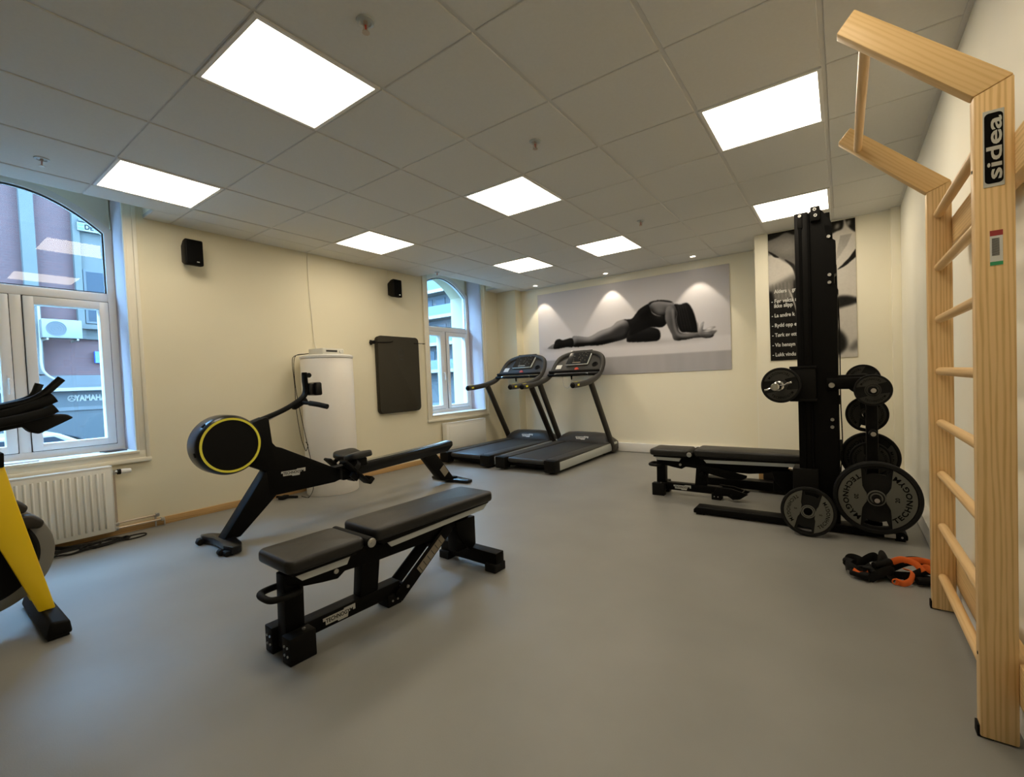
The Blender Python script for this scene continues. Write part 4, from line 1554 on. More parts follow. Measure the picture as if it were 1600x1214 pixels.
# ------------------------------------------------------------------ wall bars
t = thing('wall_bars', 'light ash wooden wall bars ladder on the right wall', 'wall bars', (0.36, 2.245, 0))
def wbm(mb, name, m, par=None):
    bmesh.ops.translate(mb.bm, verts=mb.bm.verts, vec=(-0.36, -2.245, 0))
    return mb.build(name, m, par or t)
for y0, y1, near in ((1.798, 1.842, True), (2.655, 2.699, False)):
    mb = MB()
    x0, x1 = 0.318, 0.4
    mb.prism([(x0, 0.004), (x1, 0.004), (x1 + 0.001, 1.892), (x0, 1.858)], 'Y', y0, y1, 0.005, 2)
    ps = wbm(mb, 'upright', 'ash')
    mb = MB()
    mb.prism([(x1 + 0.001, 1.8925), (0.051, 2.236), (0.003, 2.180), (x0, 1.8585)], 'Y', y0, y1, 0.005, 2)
    wbm(mb, 'arm', 'ash_arm')
    mb = MB()
    mb.box((x0 - 0.006, y0 + 0.005, 0), (x0 + 0.03, y1 - 0.005, 0.035), 0.002)
    wbm(mb, 'foot_bracket', 'blackm', ps)
    if near:
        mb = MB()
        mb.box((0.3365, y0 - 0.0015, 1.597), (0.3795, y0, 1.808), 0.0005, 1)
        stk = wbm(mb, 'sticker', 'silverlabel', ps)
        mb = MB()
        rr, xa, xb, za, zb_ = 0.010, 0.3395, 0.3768, 1.606, 1.800
        pts = []
        for cx_, cz_, a0 in ((xb - rr, zb_ - rr, 0), (xa + rr, zb_ - rr, PI / 2), (xa + rr, za + rr, PI), (xb - rr, za + rr, 1.5 * PI)):
            for k in range(6):
                a = a0 + k / 5 * PI / 2
                pts.append((cx_ + rr * math.cos(a), cz_ + rr * math.sin(a)))
        mb.prism(pts, 'Y', y0 - 0.0021, y0 - 0.0012)
        bk_ = wbm(mb, 'black_field', 'ink', stk)
        mb = MB()
        mb._add(text_bm('sidea', width=0.172, height=0.0315, bold=0.018, extrude=0.0004), frame_mtx((0.3585, y0 - 0.0022, 1.703), (0, 0, 1), (-1, 0, 0)))
        wbm(mb, 'lettering', 'silverlabel', stk)
        mb = MB()
        mb.box((0.3485, y0 - 0.001, 1.378), (0.3745, y0, 1.475), 0.0004, 1)
        lb = wbm(mb, 'safety_label', 'label', ps)
        mb = MB()
        mb.box((0.3485, y0 - 0.0014, 1.460), (0.3745, y0 - 0.0008, 1.475))
        wbm(mb, 'red_band', 'maroon', lb)
        mb = MB()
        mb.box((0.3485, y0 - 0.0014, 1.378), (0.3745, y0 - 0.0008, 1.388))
        wbm(mb, 'green_band', 'green', lb)
        mb = MB()
        for k in range(17):
            mb.box((0.3525, y0 - 0.0014, 1.405 + k * 0.0029), (0.3675, y0 - 0.0008, 1.4066 + k * 0.0029))
        wbm(mb, 'barcode', 'ink', lb)
        mb = MB()
        for z in (1.655, 0.245):
            mb.cyl((x0 + 0.001, y0 + 0.022, z), (x0 - 0.001, y0 + 0.022, z), 0.005, 12)
        wbm(mb, 'screw_hole', 'ink', ps)
for z in (0.153, 0.382, 0.615, 0.844, 1.073, 1.302, 1.528, 1.758):
    mb = MB()
    mb.cyl((0.357, 1.82, z), (0.357, 2.68, z), 0.0175, 20)
    wbm(mb, 'rung', 'beech')
mb = MB()
mb.cyl((0.078, 1.82, 2.128), (0.078, 2.68, 2.128), 0.0165, 20)
wbm(mb, 'pull_up_bar', 'beech')
for z0, z1 in ((0.125, 0.245), (1.62, 1.735)):
    mb = MB()
    mb.box((0.400, 1.72, z0), (0.440, 2.78, z1), 0.003)
    bt = wbm(mb, 'batten', 'ash_batten')
    mb = MB()
    for yy in (1.86, 2.62):
        mb.box((0.438, yy - 0.03, z0 + 0.02), (XR - 0.001, yy + 0.03, z1 - 0.02), 0.002)
    wbm(mb, 'spacer', 'ash_batten', bt)
    if z0 > 1:
        mb = MB()
        mb.box((0.441, 2.575, z1 - 0.01), (XR - 0.001, 2.61, z1 + 0.03), 0.002)
        wbm(mb, 'wall_bracket', 'blackm', bt)

# ------------------------------------------------------------------ suspension straps on the floor
t = thing('suspension_trainer', 'heap of black and orange training straps on the floor behind the wall bars', 'training straps', (0.18, 2.9, 0))
def strap(pts, m, name, wdt=0.019, th=0.0028):
    mb = MB()
    mb.tube([(p[0] - 0.18, p[1] - 2.9, p[2]) for p in pts], 0.01, 8, 7, flat=(th, wdt))
    return mb.build(name, m, t)
bs = [
    [(0.00, 2.93, 0.03), (0.01, 2.88, 0.055), (0.05, 2.84, 0.05), (0.09, 2.86, 0.03), (0.11, 2.92, 0.025), (0.07, 2.98, 0.05), (0.02, 2.98, 0.06), (0.00, 2.93, 0.03)],
    [(0.03, 2.86, 0.02), (0.07, 2.90, 0.075), (0.12, 2.97, 0.09), (0.15, 3.02, 0.05), (0.17, 2.96, 0.025), (0.14, 2.90, 0.04), (0.10, 2.86, 0.07), (0.06, 2.89, 0.06)],
    [(0.12, 2.86, 0.02), (0.14, 2.90, 0.08), (0.15, 2.96, 0.105), (0.17, 3.01, 0.09), (0.19, 3.02, 0.04), (0.20, 2.96, 0.022), (0.18, 2.88, 0.022)],
    [(0.20, 3.03, 0.03), (0.26, 3.02, 0.075), (0.32, 3.03, 0.08), (0.37, 3.05, 0.045), (0.38, 2.99, 0.028), (0.33, 2.93, 0.025), (0.26, 2.93, 0.022)],
    [(0.02, 2.90, 0.012), (0.10, 2.93, 0.016), (0.2, 2.95, 0.014), (0.30, 2.97, 0.018), (0.38, 2.94, 0.016)],
    [(0.24, 2.90, 0.02), (0.29, 2.93, 0.045), (0.34, 2.98, 0.06), (0.39, 3.01, 0.05)],
    [(0.10, 2.84, 0.018), (0.14, 2.86, 0.045), (0.18, 2.90, 0.055), (0.20, 2.94, 0.03), (0.15, 2.93, 0.02)],
]
for p in bs:
    strap(p, 'rubber', 'black_strap', 0.024)
for p in ([(0.20, 2.98, 0.075), (0.24, 2.97, 0.10), (0.29, 2.96, 0.092), (0.32, 2.95, 0.06)],
          [(0.25, 2.99, 0.09), (0.31, 3.01, 0.095), (0.37, 3.02, 0.085), (0.40, 3.02, 0.07)],
          [(0.205, 2.865, 0.02), (0.235, 2.86, 0.016), (0.265, 2.88, 0.03), (0.275, 2.92, 0.06), (0.245, 2.94, 0.062)],
          [(0.03, 2.845, 0.046), (0.06, 2.835, 0.034), (0.095, 2.85, 0.042)],
          [(0.30, 2.95, 0.05), (0.33, 2.97, 0.078), (0.36, 2.97, 0.06), (0.39, 2.98, 0.07)]):
    plabel(strap(p, 'orange', 'orange_strap', 0.016, 0.003), 'bright orange strap')
for p in (((0.02, 2.86, 0.032), (0.10, 2.83, 0.032)), ((0.12, 2.88, 0.075), (0.19, 2.95, 0.085)), ((0.0, 2.96, 0.05), (0.04, 2.90, 0.065)), ((0.29, 2.90, 0.026), (0.37, 2.93, 0.028))):
    mb = MB()
    a, b_ = [Vector(v) - Vector((0.18, 2.9, 0)) for v in p]
    mb.cyl(a, b_, 0.019, 14, bev=0.004)
    mb.build('foam_grip', 'blackm', t)
mb = MB()
mb.lathe([(0.011, 0.002), (0.016, 0.002), (0.016, -0.002), (0.011, -0.002)], 'Y', 18, (0.025, -0.045, 0.020), closed=True)
mb.build('ring', 'orange', t)

# ------------------------------------------------------------------ spinning bike, partly in view at the left edge
t = thing('exercise_bike', 'yellow and black exercise bike cut off by the left picture edge', 'exercise bike', (-3.30, 0.05, 0))
def bkm(mb, name, m, par=None, **kw):
    bmesh.ops.translate(mb.bm, verts=mb.bm.verts, vec=(3.30, -0.05, 0))
    return mb.build(name, m, par or t, **kw)
for yy, nm in ((0.41, 'front_foot'), (-0.75, 'rear_foot')):
    mb = MB()
    mb.prism([(yy - 0.045, 0.012), (yy + 0.045, 0.012), (yy + 0.038, 0.075), (yy - 0.025, 0.088)], 'X', -3.62, -2.975, 0.012, 3)
    ft = bkm(mb, nm, 'blackm')
    mb = MB()
    mb.box((-3.61, yy - 0.035, 0), (-3.55, yy + 0.035, 0.014))
    mb.box((-3.05, yy - 0.035, 0), (-2.99, yy + 0.035, 0.014))
    bkm(mb, 'rubber_pad', 'rubber', ft)
mb = MB()
mb.box((-3.34, -0.74, 0.05), (-3.26, 0.0, 0.09), 0.01)
bkm(mb, 'base_beam', 'black')
WC = (0.195, 0.365)
mb = MB()
mb.lathe([(0.17, 0.03), (0.245, 0.03), (0.262, 0.022), (0.266, 0.0), (0.262, -0.022), (0.245, -0.03), (0.17, -0.03)], 'X', 64, (-3.30, *WC), closed=True)
fw_ = bkm(mb, 'flywheel', 'flywheel')
mb = MB()
mb.lathe([(0, 0.046), (0.20, 0.042), (0.214, 0.028), (0.214, -0.028), (0.19, -0.036), (0, -0.042)], 'X', 64, (-3.30, *WC))
cv = bkm(mb, 'wheel_cover', 'blackm', fw_)
lettering('lettering', 'TECHNOGYM', 'label', cv, (0.0465, 0.118, WC[1] - 0.03), (0, 1, 0), (0, 0, 1), width=0.20, height=0.03)
for sx in (-3.415, -3.20):
    mb = MB()
    mb.prism([(0.375, 0.085), (0.432, 0.085), (0.330, 0.635), (0.292, 0.86), (0.10, 0.86), (0.215, 0.60)], 'X', sx, sx + 0.022, 0.006)
    bkm(mb, 'fork', 'yellow')
mb = MB()
mb.prism([(0.30, 0.80), (0.302, 0.868), (0.06, 0.868), (0.09, 0.80)], 'X', -3.43, -3.165, 0.006)
bkm(mb, 'fork_crown', 'black')
mb = MB()
mb.prism([(0.12, 0.80), (0.0, 0.80), (-0.55, 0.10), (-0.42, 0.10)], 'X', -3.34, -3.26, 0.01)
mb.prism([(-0.15, 0.48), (-0.25, 0.42), (-0.42, 0.74), (-0.32, 0.76)], 'X', -3.34, -3.26, 0.01)
mb.box((-3.345, -0.36, 0.05), (-3.255, -0.06, 0.40), 0.03)
bkm(mb, 'body_frame', 'black')
# wheel fins
for z0, ln in ((0.62, 0.0), (0.535, 0.05)):
    mb = MB()
    mb.prism([(0.20, z0 + 0.05), (0.335 + ln, z0 + 0.012), (0.375 + ln, z0 - 0.03), (0.36 + ln, z0 - 0.062), (0.20, z0 - 0.01)], 'X', -3.345, -3.225, 0.014, 3)
    bkm(mb, 'fin', 'upright')
mb = MB()
mb.tube([(-3.3, 0.10, 0.80), (-3.3, 0.16, 0.95), (-3.3, 0.22, 1.02)], 0.03, 14)
bkm(mb, 'handlebar_post', 'black')
# handlebars sweeping forward
for sx in (-1, 1):
    mb = MB()
    mb.tube([(-3.27 + sx * 0.07, 0.06, 1.035), (-3.27 + sx * 0.09, 0.30, 1.075), (-3.27 + sx * 0.095, 0.42, 1.115), (-3.27 + sx * 0.095, 0.505 if sx > 0 else 0.455, 1.205 if sx > 0 else 1.185)], 0.017, 12, 5)
    bkm(mb, 'aero_bar', 'blackg')
    mb = MB()
    mb.tube([(-3.3 + sx * 0.10, 0.05, 1.00), (-3.3 + sx * 0.14, 0.28, 1.035), (-3.3 + sx * 0.15, 0.40, 1.075), (-3.3 + sx * 0.15, 0.472, 1.112)], 0.024, 14, 5)
    bkm(mb, 'hand_grip', 'rubber')
    mb = MB()
    mb.tube([(-3.3 + sx * 0.20, 0.04, 0.965), (-3.3 + sx * 0.21, 0.30, 1.01), (-3.3 + sx * 0.21, 0.42, 1.04), (-3.3 + sx * 0.21, 0.465, 1.062)], 0.022, 14, 5)
    bkm(mb, 'outer_grip', 'rubber')
mb = MB()
mb.prism([(0.22, 0.955), (0.365, 0.982), (0.385, 0.952), (0.41, 0.942), (0.47, 0.975), (0.532, 1.010), (0.505, 1.030), (0.38, 1.032), (0.22, 1.0)], 'X', -3.24, -3.12, 0.010, 3)
bkm(mb, 'forearm_pad', 'rubber')
mb = MB()
mb.tube([(-3.52, 0.10, 0.985), (-3.3, 0.06, 1.0), (-3.08, 0.10, 0.985)], 0.02, 12)
mb.cbox((-3.3, 0.05, 1.03), (0.16, 0.12, 0.05), None, 0.012)
bkm(mb, 'handlebar', 'black')
mb = MB()
mb.cyl((-3.3, -0.37, 0.70), (-3.3, -0.40, 0.90), 0.022, 14)
mb.cushion((-3.38, -0.52, 0.90), (-3.22, -0.26, 0.95), 0.07)
bkm(mb, 'saddle', 'leather')
for sx in (-1, 1):
    mb = MB()
    mb.box((-3.3 + sx * 0.075 - 0.008, -0.13 - 0.015, 0.21 if sx > 0 else 0.38), (-3.3 + sx * 0.075 + 0.008, -0.13 + 0.015, 0.40 if sx > 0 else 0.55), 0.004)
    z = 0.21 if sx > 0 else 0.55
    mb.box((-3.3 + sx * 0.14 - 0.05, -0.18, z - 0.015), (-3.3 + sx * 0.14 + 0.05, -0.08, z + 0.015), 0.006)
    bkm(mb, 'pedal', 'blackm')

# ------------------------------------------------------------------ radiators
def make_radiator(label, y0, y1, z0, z1, nf, flat, xw=-4.655):
    t = thing('radiator', label, 'radiator', (XL, (y0 + y1) / 2, 0))
    ym = (y0 + y1) / 2
    def rm(mb, name, m, par=None):
        bmesh.ops.translate(mb.bm, verts=mb.bm.verts, vec=(-XL, -ym, 0))
        return mb.build(name, m, par or t)
    mb = MB()
    mb.box((xw - 0.006, y0 + 0.006, z0), (xw, y1 - 0.006, z1 - 0.008), 0.004)
    wdt = (y1 - y0 - 0.07) / nf
    for k in range(nf):
        a = y0 + 0.035 + k * wdt
        q = 0.22 * wdt
        if flat:
            continue
        mb.prism([(xw - 0.002, a + q), (xw + 0.011, a + 1.9 * q), (xw + 0.011, a + wdt - 1.9 * q), (xw - 0.002, a + wdt - q)], 'Z', z0 + 0.035, z1 - 0.045, 0.003, 1)
    if flat:
        mb.box((xw - 0.002, y0 + 0.05, z0 + 0.03), (xw + 0.005, y1 - 0.05, z1 - 0.05), 0.004)
    rm(mb, 'front_panel', 'radi')
    mb = MB()
    mb.box((XL + 0.03, y0 + 0.01, z0 + 0.01), (XL + 0.036, y1 - 0.01, z1 - 0.01), 0.002)
    rm(mb, 'back_panel', 'radi')
    for yy in (y0, y1 - 0.006):
        mb = MB()
        mb.box((XL + 0.028, yy, z0 + 0.004), (xw + 0.001, yy + 0.006, z1), 0.002)
        rm(mb, 'side_panel', 'radi')
    mb = MB()
    for k in range(9):
        x = XL + 0.034 + k * (xw - XL - 0.040) / 8
        mb.box((x - 0.003, y0 + 0.004, z1 - 0.006), (x + 0.003, y1 - 0.004, z1 + 0.001))
    mb.box((xw - 0.012, y0, z1 - 0.014), (xw + 0.002, y1, z1 + 0.002), 0.003)
    n2 = 18
    for k in range(n2 + 1):
        y = y0 + 0.004 + k * (y1 - y0 - 0.012) / n2
        mb.box((XL + 0.03, y, z1 - 0.008), (xw, y + 0.004, z1 - 0.001))
    rm(mb, 'top_grille', 'radi')
    for yy in (y0 + 0.12, y1 - 0.12):
        mb = MB()
        mb.box((XL + 0.001, yy - 0.02, z0 + 0.05), (XL + 0.034, yy + 0.02, z1 - 0.06), 0.002)
        rm(mb, 'wall_bracket', 'radi')
    return t, rm


t, rm = make_radiator('white ribbed radiator under the left window behind the bike', 0.06, 0.982, 0.056, 0.565, 23, False)
mb = MB()
mb.cyl((-4.70, 0.975, 0.513), (-4.70, 1.02, 0.510), 0.012, 14)
mb.cyl((-4.70, 0.998, 0.525), (-4.70, 0.998, 0.49), 0.012, 14)
rm(mb, 'valve_body', 'steel')
mb = MB()
mb.cyl((-4.70, 1.02, 0.509), (-4.70, 1.04, 0.508), 0.021, 20)
rm(mb, 'valve_collar', 'rubber')
mb = MB()
mb.lathe([(0.0, 0.0), (0.020, 0.0), (0.020, -0.03), (0.015, -0.062), (0.0, -0.066)], 'Y', 22, (-4.70, 1.04, 0.508))
rm(mb, 'valve_head', 'white')
mb = MB()
mb.tube([(-4.70, 0.998, 0.50), (-4.70, 0.998, 0.09)], 0.0075, 10, smooth=False)
mb.tube([(-4.70, 0.998, 0.105), (-4.73, 1.02, 0.10), (-4.735, 1.27, 0.098)], 0.0075, 10, smooth=False)
mb.tube([(-4.70, 0.98, 0.066), (-4.715, 1.02, 0.062), (-4.72, 1.30, 0.056)], 0.0085, 10, smooth=False)
rm(mb, 'pipe', 'copper')
mb = MB()
for p in ((-4.70, 0.998, 0.10), (-4.735, 1.262, 0.098), (-4.72, 1.292, 0.056), (-4.705, 0.995, 0.062)):
    mb.cbox(p, (0.026, 0.026, 0.026), None, 0.004)
mb.cyl((-4.735, 1.265, 0.098), (XL + 0.002, 1.265, 0.098), 0.008, 10)
mb.cyl((-4.72, 1.295, 0.056), (XL + 0.002, 1.295, 0.056), 0.009, 10)
rm(mb, 'pipe_fitting', 'steel')
mb = MB()
mb.box((-4.745, 1.245, 0.0), (-4.735, 1.255, 0.09))
mb.box((-4.73, 1.30, 0.0), (-4.72, 1.31, 0.05))
rm(mb, 'pipe_support', 'steel')
t, rm = make_radiator('white smooth fronted radiator under the far window behind the treadmill', 4.57, 5.43, 0.13, 0.525, 1, True)
mb = MB()
mb.tube([(-4.70, 5.36, 0.14), (-4.70, 5.36, 0.0)], 0.008, 10, smooth=False)
mb.tube([(-4.70, 5.31, 0.14), (-4.70, 5.31, 0.0)], 0.008, 10, smooth=False)
rm(mb, 'pipe', 'copper')

# ------------------------------------------------------------------ water heater with the receiver on top
t = thing('water_heater', 'tall white cylindrical water heater standing at the left wall', 'water heater', (-4.49, 2.70, 0))
mb = MB()
mb.lathe([(0, 0.0), (0.250, 0.0), (0.256, 0.01), (0.256, 1.395), (0.250, 1.41), (0, 1.412)], 'Z', 72)
mb.build('tank', 'boiler', t)
mb = MB()
mb.lathe([(0, 1.412), (0.258, 1.412), (0.262, 1.42), (0.260, 1.438), (0.24, 1.446), (0, 1.447)], 'Z', 72)
mb.build('top_cap', 'white', t)
t = thing('radio_receiver', 'small beige hi-fi box on top of the white water heater', 'radio', (-4.50, 2.705, 1.447), 0.12)
mb = MB()
mb.box((-0.11, -0.13, 0.006), (0.11, 0.13, 0.068), 0.004)
bx = mb.build('case', 'device', t)
mb = MB()
mb.box((0.110, -0.125, 0.010), (0.114, 0.125, 0.064), 0.002)
fp = mb.build('front_panel', 'device', bx)
mb = MB()
mb.box((0.114, -0.09, 0.030), (0.1155, 0.045, 0.05))
plabel(mb.build('display', 'darkgrey', bx), 'grey display window')
mb = MB()
mb.cyl((0.114, 0.085, 0.036), (0.126, 0.085, 0.036), 0.016, 20, bev=0.002)
mb.cyl((0.114, 0.11, 0.05), (0.120, 0.11, 0.05), 0.006, 12)
mb.build('knob', 'device', bx)
mb = MB()
for a in (-0.09, 0.09):
    for b_ in (-0.1, 0.1):
        mb.cyl((a, b_, 0), (a, b_, 0.008), 0.012, 12)
mb.build('foot', 'rubber', bx)
t = None
mb = MB()
mb.tube([(-4.64, 2.62, 1.475), (-4.645, 2.54, 1.465), (-4.64, 2.43, 1.44), (-4.64, 2.41, 1.36), (-4.635, 2.42, 1.15), (-4.63, 2.42, 0.9), (-4.58, 2.425, 0.62), (-4.55, 2.44, 0.50), (-4.50, 2.43, 0.47), (-4.47, 2.435, 0.53), (-4.50, 2.43, 0.56)], 0.003, 6, 6)
mb.tube([(-4.645, 2.64, 1.475), (-4.65, 2.55, 1.470), (-4.645, 2.44, 1.43), (-4.63, 2.42, 1.2), (-4.58, 2.42, 0.95), (-4.50, 2.435, 0.6), (-4.42, 2.44, 0.30), (-4.40, 2.43, 0.10), (-4.44, 2.40, 0.006), (-4.50, 2.39, 0.005), (-4.56, 2.39, 0.006)], 0.003, 6, 6)
tag(mb.build('cable', 'ink'), 'thin dark cables hanging down the side of the water heater', 'cable')
mb = MB()
mb.tube([(-4.72, 2.22, 0.02), (-4.66, 2.26, 0.018), (-4.60, 2.32, 0.012), (-4.55, 2.34, 0.012)], 0.012, 8, 5)
mb.cbox((-4.64, 2.25, 0.018), (0.06, 0.09, 0.034), (0, 0, 0.4), 0.008)
tag(mb.build('power_strip', 'rubber'), 'black plug and lead on the floor at the foot of the water heater', 'power lead')
mb = MB()
mb.tube([(XL + 0.004, 2.70, 2.58), (XL + 0.004, 2.70, 2.2), (XL + 0.006, 2.715, 1.9), (XL + 0.02, 2.725, 1.6), (-4.68, 2.725, 1.50), (-4.645, 2.72, 1.48)], 0.0045, 8, 4)
tag(mb.build('antenna_cable', 'trimw'), 'pale cable running down the wall from ceiling to hi-fi box', 'cable')

# cable tangle below the left radiator
mb = MB()
pts = []
for k in range(64):
    a = k * 0.42
    pts.append((-4.56 + 0.07 * math.cos(a) + 0.02 * math.sin(0.31 * k), 0.82 + 0.16 * math.sin(a * 0.97) + 0.10 * math.sin(0.13 * k), 0.006 + 0.004 * (k % 3)))
mb.tube(pts, 0.005, 6, 3)
mb.tube([(-4.56, 0.95, 0.006), (-4.50, 1.03, 0.006), (-4.52, 1.12, 0.006), (-4.58, 1.13, 0.008), (-4.60, 1.05, 0.008), (-4.56, 0.92, 0.008), (-4.52, 0.75, 0.006)], 0.005, 6, 6)
mb.tube([(-4.72, 0.62, 0.03), (-4.64, 0.70, 0.02), (-4.60, 0.80, 0.01), (-4.62, 0.55, 0.01), (-4.58, 0.40, 0.01)], 0.012, 8, 6)
tag(mb.build('cable_tangle', 'rubber'), 'tangle of black cable on the floor under the left radiator', 'cable')

# ------------------------------------------------------------------ exercise mat on its hanger
def rrect(y0, y1, z0, z1, r, n=7):
    pts = []
    for cy, cz, a0 in ((y1 - r, z1 - r, 0), (y0 + r, z1 - r, PI / 2), (y0 + r, z0 + r, PI), (y1 - r, z0 + r, 1.5 * PI)):
        for k in range(n):
            a = a0 + k / (n - 1) * PI / 2
            pts.append((cy + r * math.cos(a), cz + r * math.sin(a)))
    return pts


t = thing('exercise_mat', 'dark grey folded exercise mat hanging on the wall between boiler and far window', 'exercise mat', (-4.74, 3.84, 1.23))
mb = MB()
mb.prism([(y - 3.84, z - 1.23) for y, z in rrect(3.515, 4.172, 0.75, 1.728, 0.055)], 'X', 0.0, 0.028, 0.006)
mb.build('mat', 'mat', t)
mb = MB()
mb.prism([(y - 3.84, z - 1.23) for y, z in rrect(3.505, 4.165, 0.745, 1.722, 0.055)], 'X', -0.026, -0.001, 0.006)
mb.build('mat', 'mat', t)
mb = MB()
mb.lathe([(0.045, 0.0), (0.05, 0.0), (0.05, 0.0012), (0.045, 0.0012)], 'X', 36, (0.028, 0.03, 0.29), closed=True)
mb.lathe([(0.030, 0.0), (0.033, 0.0), (0.033, 0.0012), (0.030, 0.0012)], 'X', 30, (0.028, 0.03, 0.29), closed=True)
mb.box((0.028, -0.005, 0.20), (0.0292, 0.065, 0.212))
mb.build('emblem', 'darkgrey', t)
t = thing('mat_hanger', 'black wall bracket and thin rod holding the hanging exercise mat', 'hanger', (-4.77, 3.84, 1.64))
mb = MB()
mb.cyl((0.0, -0.385, 0.0), (0.075, -0.385, 0.0), 0.022, 20, bev=0.004)
mb.box((0.0, -0.40, -0.03), (0.012, -0.37, 0.03), 0.003)
mb.build('bracket', 'blackm', t)
mb = MB()
mb.tube([(0.066, -0.38, 0.0), (0.0665, -0.15, 0.01), (0.066, -0.10, 0.025)], 0.0045, 8)
mb.tube([(0.0, 0.46, 0.015), (0.06, 0.445, 0.015), (0.064, 0.25, 0.01)], 0.0045, 8, smooth=False)
mb.build('rod', 'blackm', t)

# ------------------------------------------------------------------ loudspeakers
def make_speaker(label, y):
    t = thing('speaker', label, 'speaker', (XL, y, 2.33), group='black wall speakers')
    mb = MB()
    b = bmesh.new()
    def ring(x, hy, z0, z1, oy=0):
        return [b.verts.new((x, oy + a, z)) for a, z in ((-hy, z0), (hy, z0), (hy, z1), (-hy, z1))]
    R1 = ring(0.02, 0.050, -0.075, 0.075, -0.005)
    R2 = ring(0.10, 0.066, -0.108, 0.108)
    R3 = ring(0.158, 0.068, -0.112, 0.112)
    for A, B in ((R1, R2), (R2, R3)):
        for k in range(4):
            b.faces.new((A[k], A[(k + 1) % 4], B[(k + 1) % 4], B[k]))
    b.faces.new(R1[::-1])
    b.faces.new(R3)
    bmesh.ops.recalc_face_normals(b, faces=b.faces)
    bmesh.ops.bevel(b, geom=list(b.edges), offset=0.012, segments=3, profile=0.5, affect='EDGES')
    mb._add(b)
    cs = mb.build('cabinet', 'blackm', t)
    mb = MB()
    mb.prism(rrect(-0.058, 0.058, -0.102, 0.102, 0.018), 'X', 0.157, 0.163, 0.002)
    mb.build('grille', 'ink', cs)
    mb = MB()
    mb.box((0.163, 0.012, -0.086), (0.1642, 0.032, -0.078))
    mb.build('badge', 'steel', cs)
    mb = MB()
    mb.box((0.0, -0.03, -0.05), (0.006, 0.03, 0.05), 0.002)
    mb.cyl((0.0, 0.0, 0.0), (0.03, 0.0, 0.0), 0.014, 14)
    mb.build('wall_bracket', 'blackm', t)
    return t


make_speaker('black wall speaker high up beside the left window', 1.60)
make_speaker('black wall speaker high up beside the far window', 3.785)
mb = MB()
mb.tube([(XL + 0.004, 3.74, 2.58), (XL + 0.004, 3.74, 2.50), (XL + 0.012, 3.76, 2.42)], 0.003, 6)
tag(mb.build('speaker_cable', 'trimw'), 'short pale cable from the ceiling to the far wall speaker', 'cable')

# things on the left sill
for nm, lab, y0, y1, x0, x1, h_, m, a in (('magazine', 'pale magazine lying on the left window sill behind the bike', 0.28, 0.62, -4.93, -4.80, 0.008, 'paper', 0.05),
                                          ('brochure', 'thin white leaflet on the left window sill beside the magazine', 0.66, 0.84, -4.90, -4.80, 0.004, 'paper', -0.1),
                                          ('tablet', 'flat dark tablet on the right end of the left window sill', 0.98, 1.12, -4.95, -4.85, 0.009, 'darkwin', 0.15)):
    t = thing(nm, lab, nm, ((x0 + x1) / 2, (y0 + y1) / 2, SILL + 0.0005), a)
    mb = MB()
    hx, hy = (x1 - x0) / 2, (y1 - y0) / 2
    mb.box((-hx, -hy, 0), (hx, hy, h_ * 0.7), 0.001, 1)
    mb.build('pages' if nm != 'tablet' else 'body', m if nm != 'tablet' else 'signw', t)
    mb = MB()
    mb.box((-hx - 0.001, -hy - 0.001, h_ * 0.7), (hx + 0.001, hy + 0.001, h_), 0.0006, 1)
    mb.build('cover' if nm != 'tablet' else 'screen', m, t)

# padded block behind the second bench
t = thing('padded_block', 'low black padded block with tan ends on the floor behind the rack bench', 'block', (-0.53, 4.75, 0), 0.05)
mb = MB()
mb.cushion((-0.10, -0.12, 0.06), (0.10, 0.12, 0.20), 0.03)
mb.build('pad', 'leather', t, 60)
mb = MB()
mb.box((-0.13, -0.11, 0.0), (0.13, 0.11, 0.17), 0.004)
mb.build('wooden_core', 'oak', t)

# ------------------------------------------------------------------ printed posters
def inside(poly, X, Y):
    m = np.zeros(X.shape, bool)
    n = len(poly)
    for i in range(n):
        x0, y0 = poly[i]
        x1, y1 = poly[(i + 1) % n]
        if y0 == y1:
            continue
        c = ((y0 > Y) != (y1 > Y)) & (X < (x1 - x0) * (Y - y0) / (y1 - y0) + x0)
        m ^= c
    return m


def smooth_poly(poly, k=5):
    P = [Vector((p[0], p[1], 0)) for p in poly]
    n = len(P)
    out = []
    for i in range(n):
        a, b, c, d = P[i - 1], P[i], P[(i + 1) % n], P[(i + 2) % n]
        for j in range(k):
            t = j / k
            q = 0.5 * ((2 * b) + (c - a) * t + (2 * a - 5 * b + 4 * c - d) * t * t + (3 * b - a - 3 * c + d) * t ** 3)
            out.append((q.x, q.y))
    return out


def blur(a, r):
    if r < 1:
        return a
    for _ in range(2):
        for ax in (0, 1):
            p = np.pad(a, [(r + 1, r) if i == ax else (0, 0) for i in range(2)], mode='edge').cumsum(axis=ax)
            n = a.shape[ax]
            hi_ = np.take(p, np.arange(2 * r + 1, 2 * r + 1 + n), axis=ax)
            lo_ = np.take(p, np.arange(0, n), axis=ax)
            a = (hi_ - lo_) / (2 * r + 1)
    return a


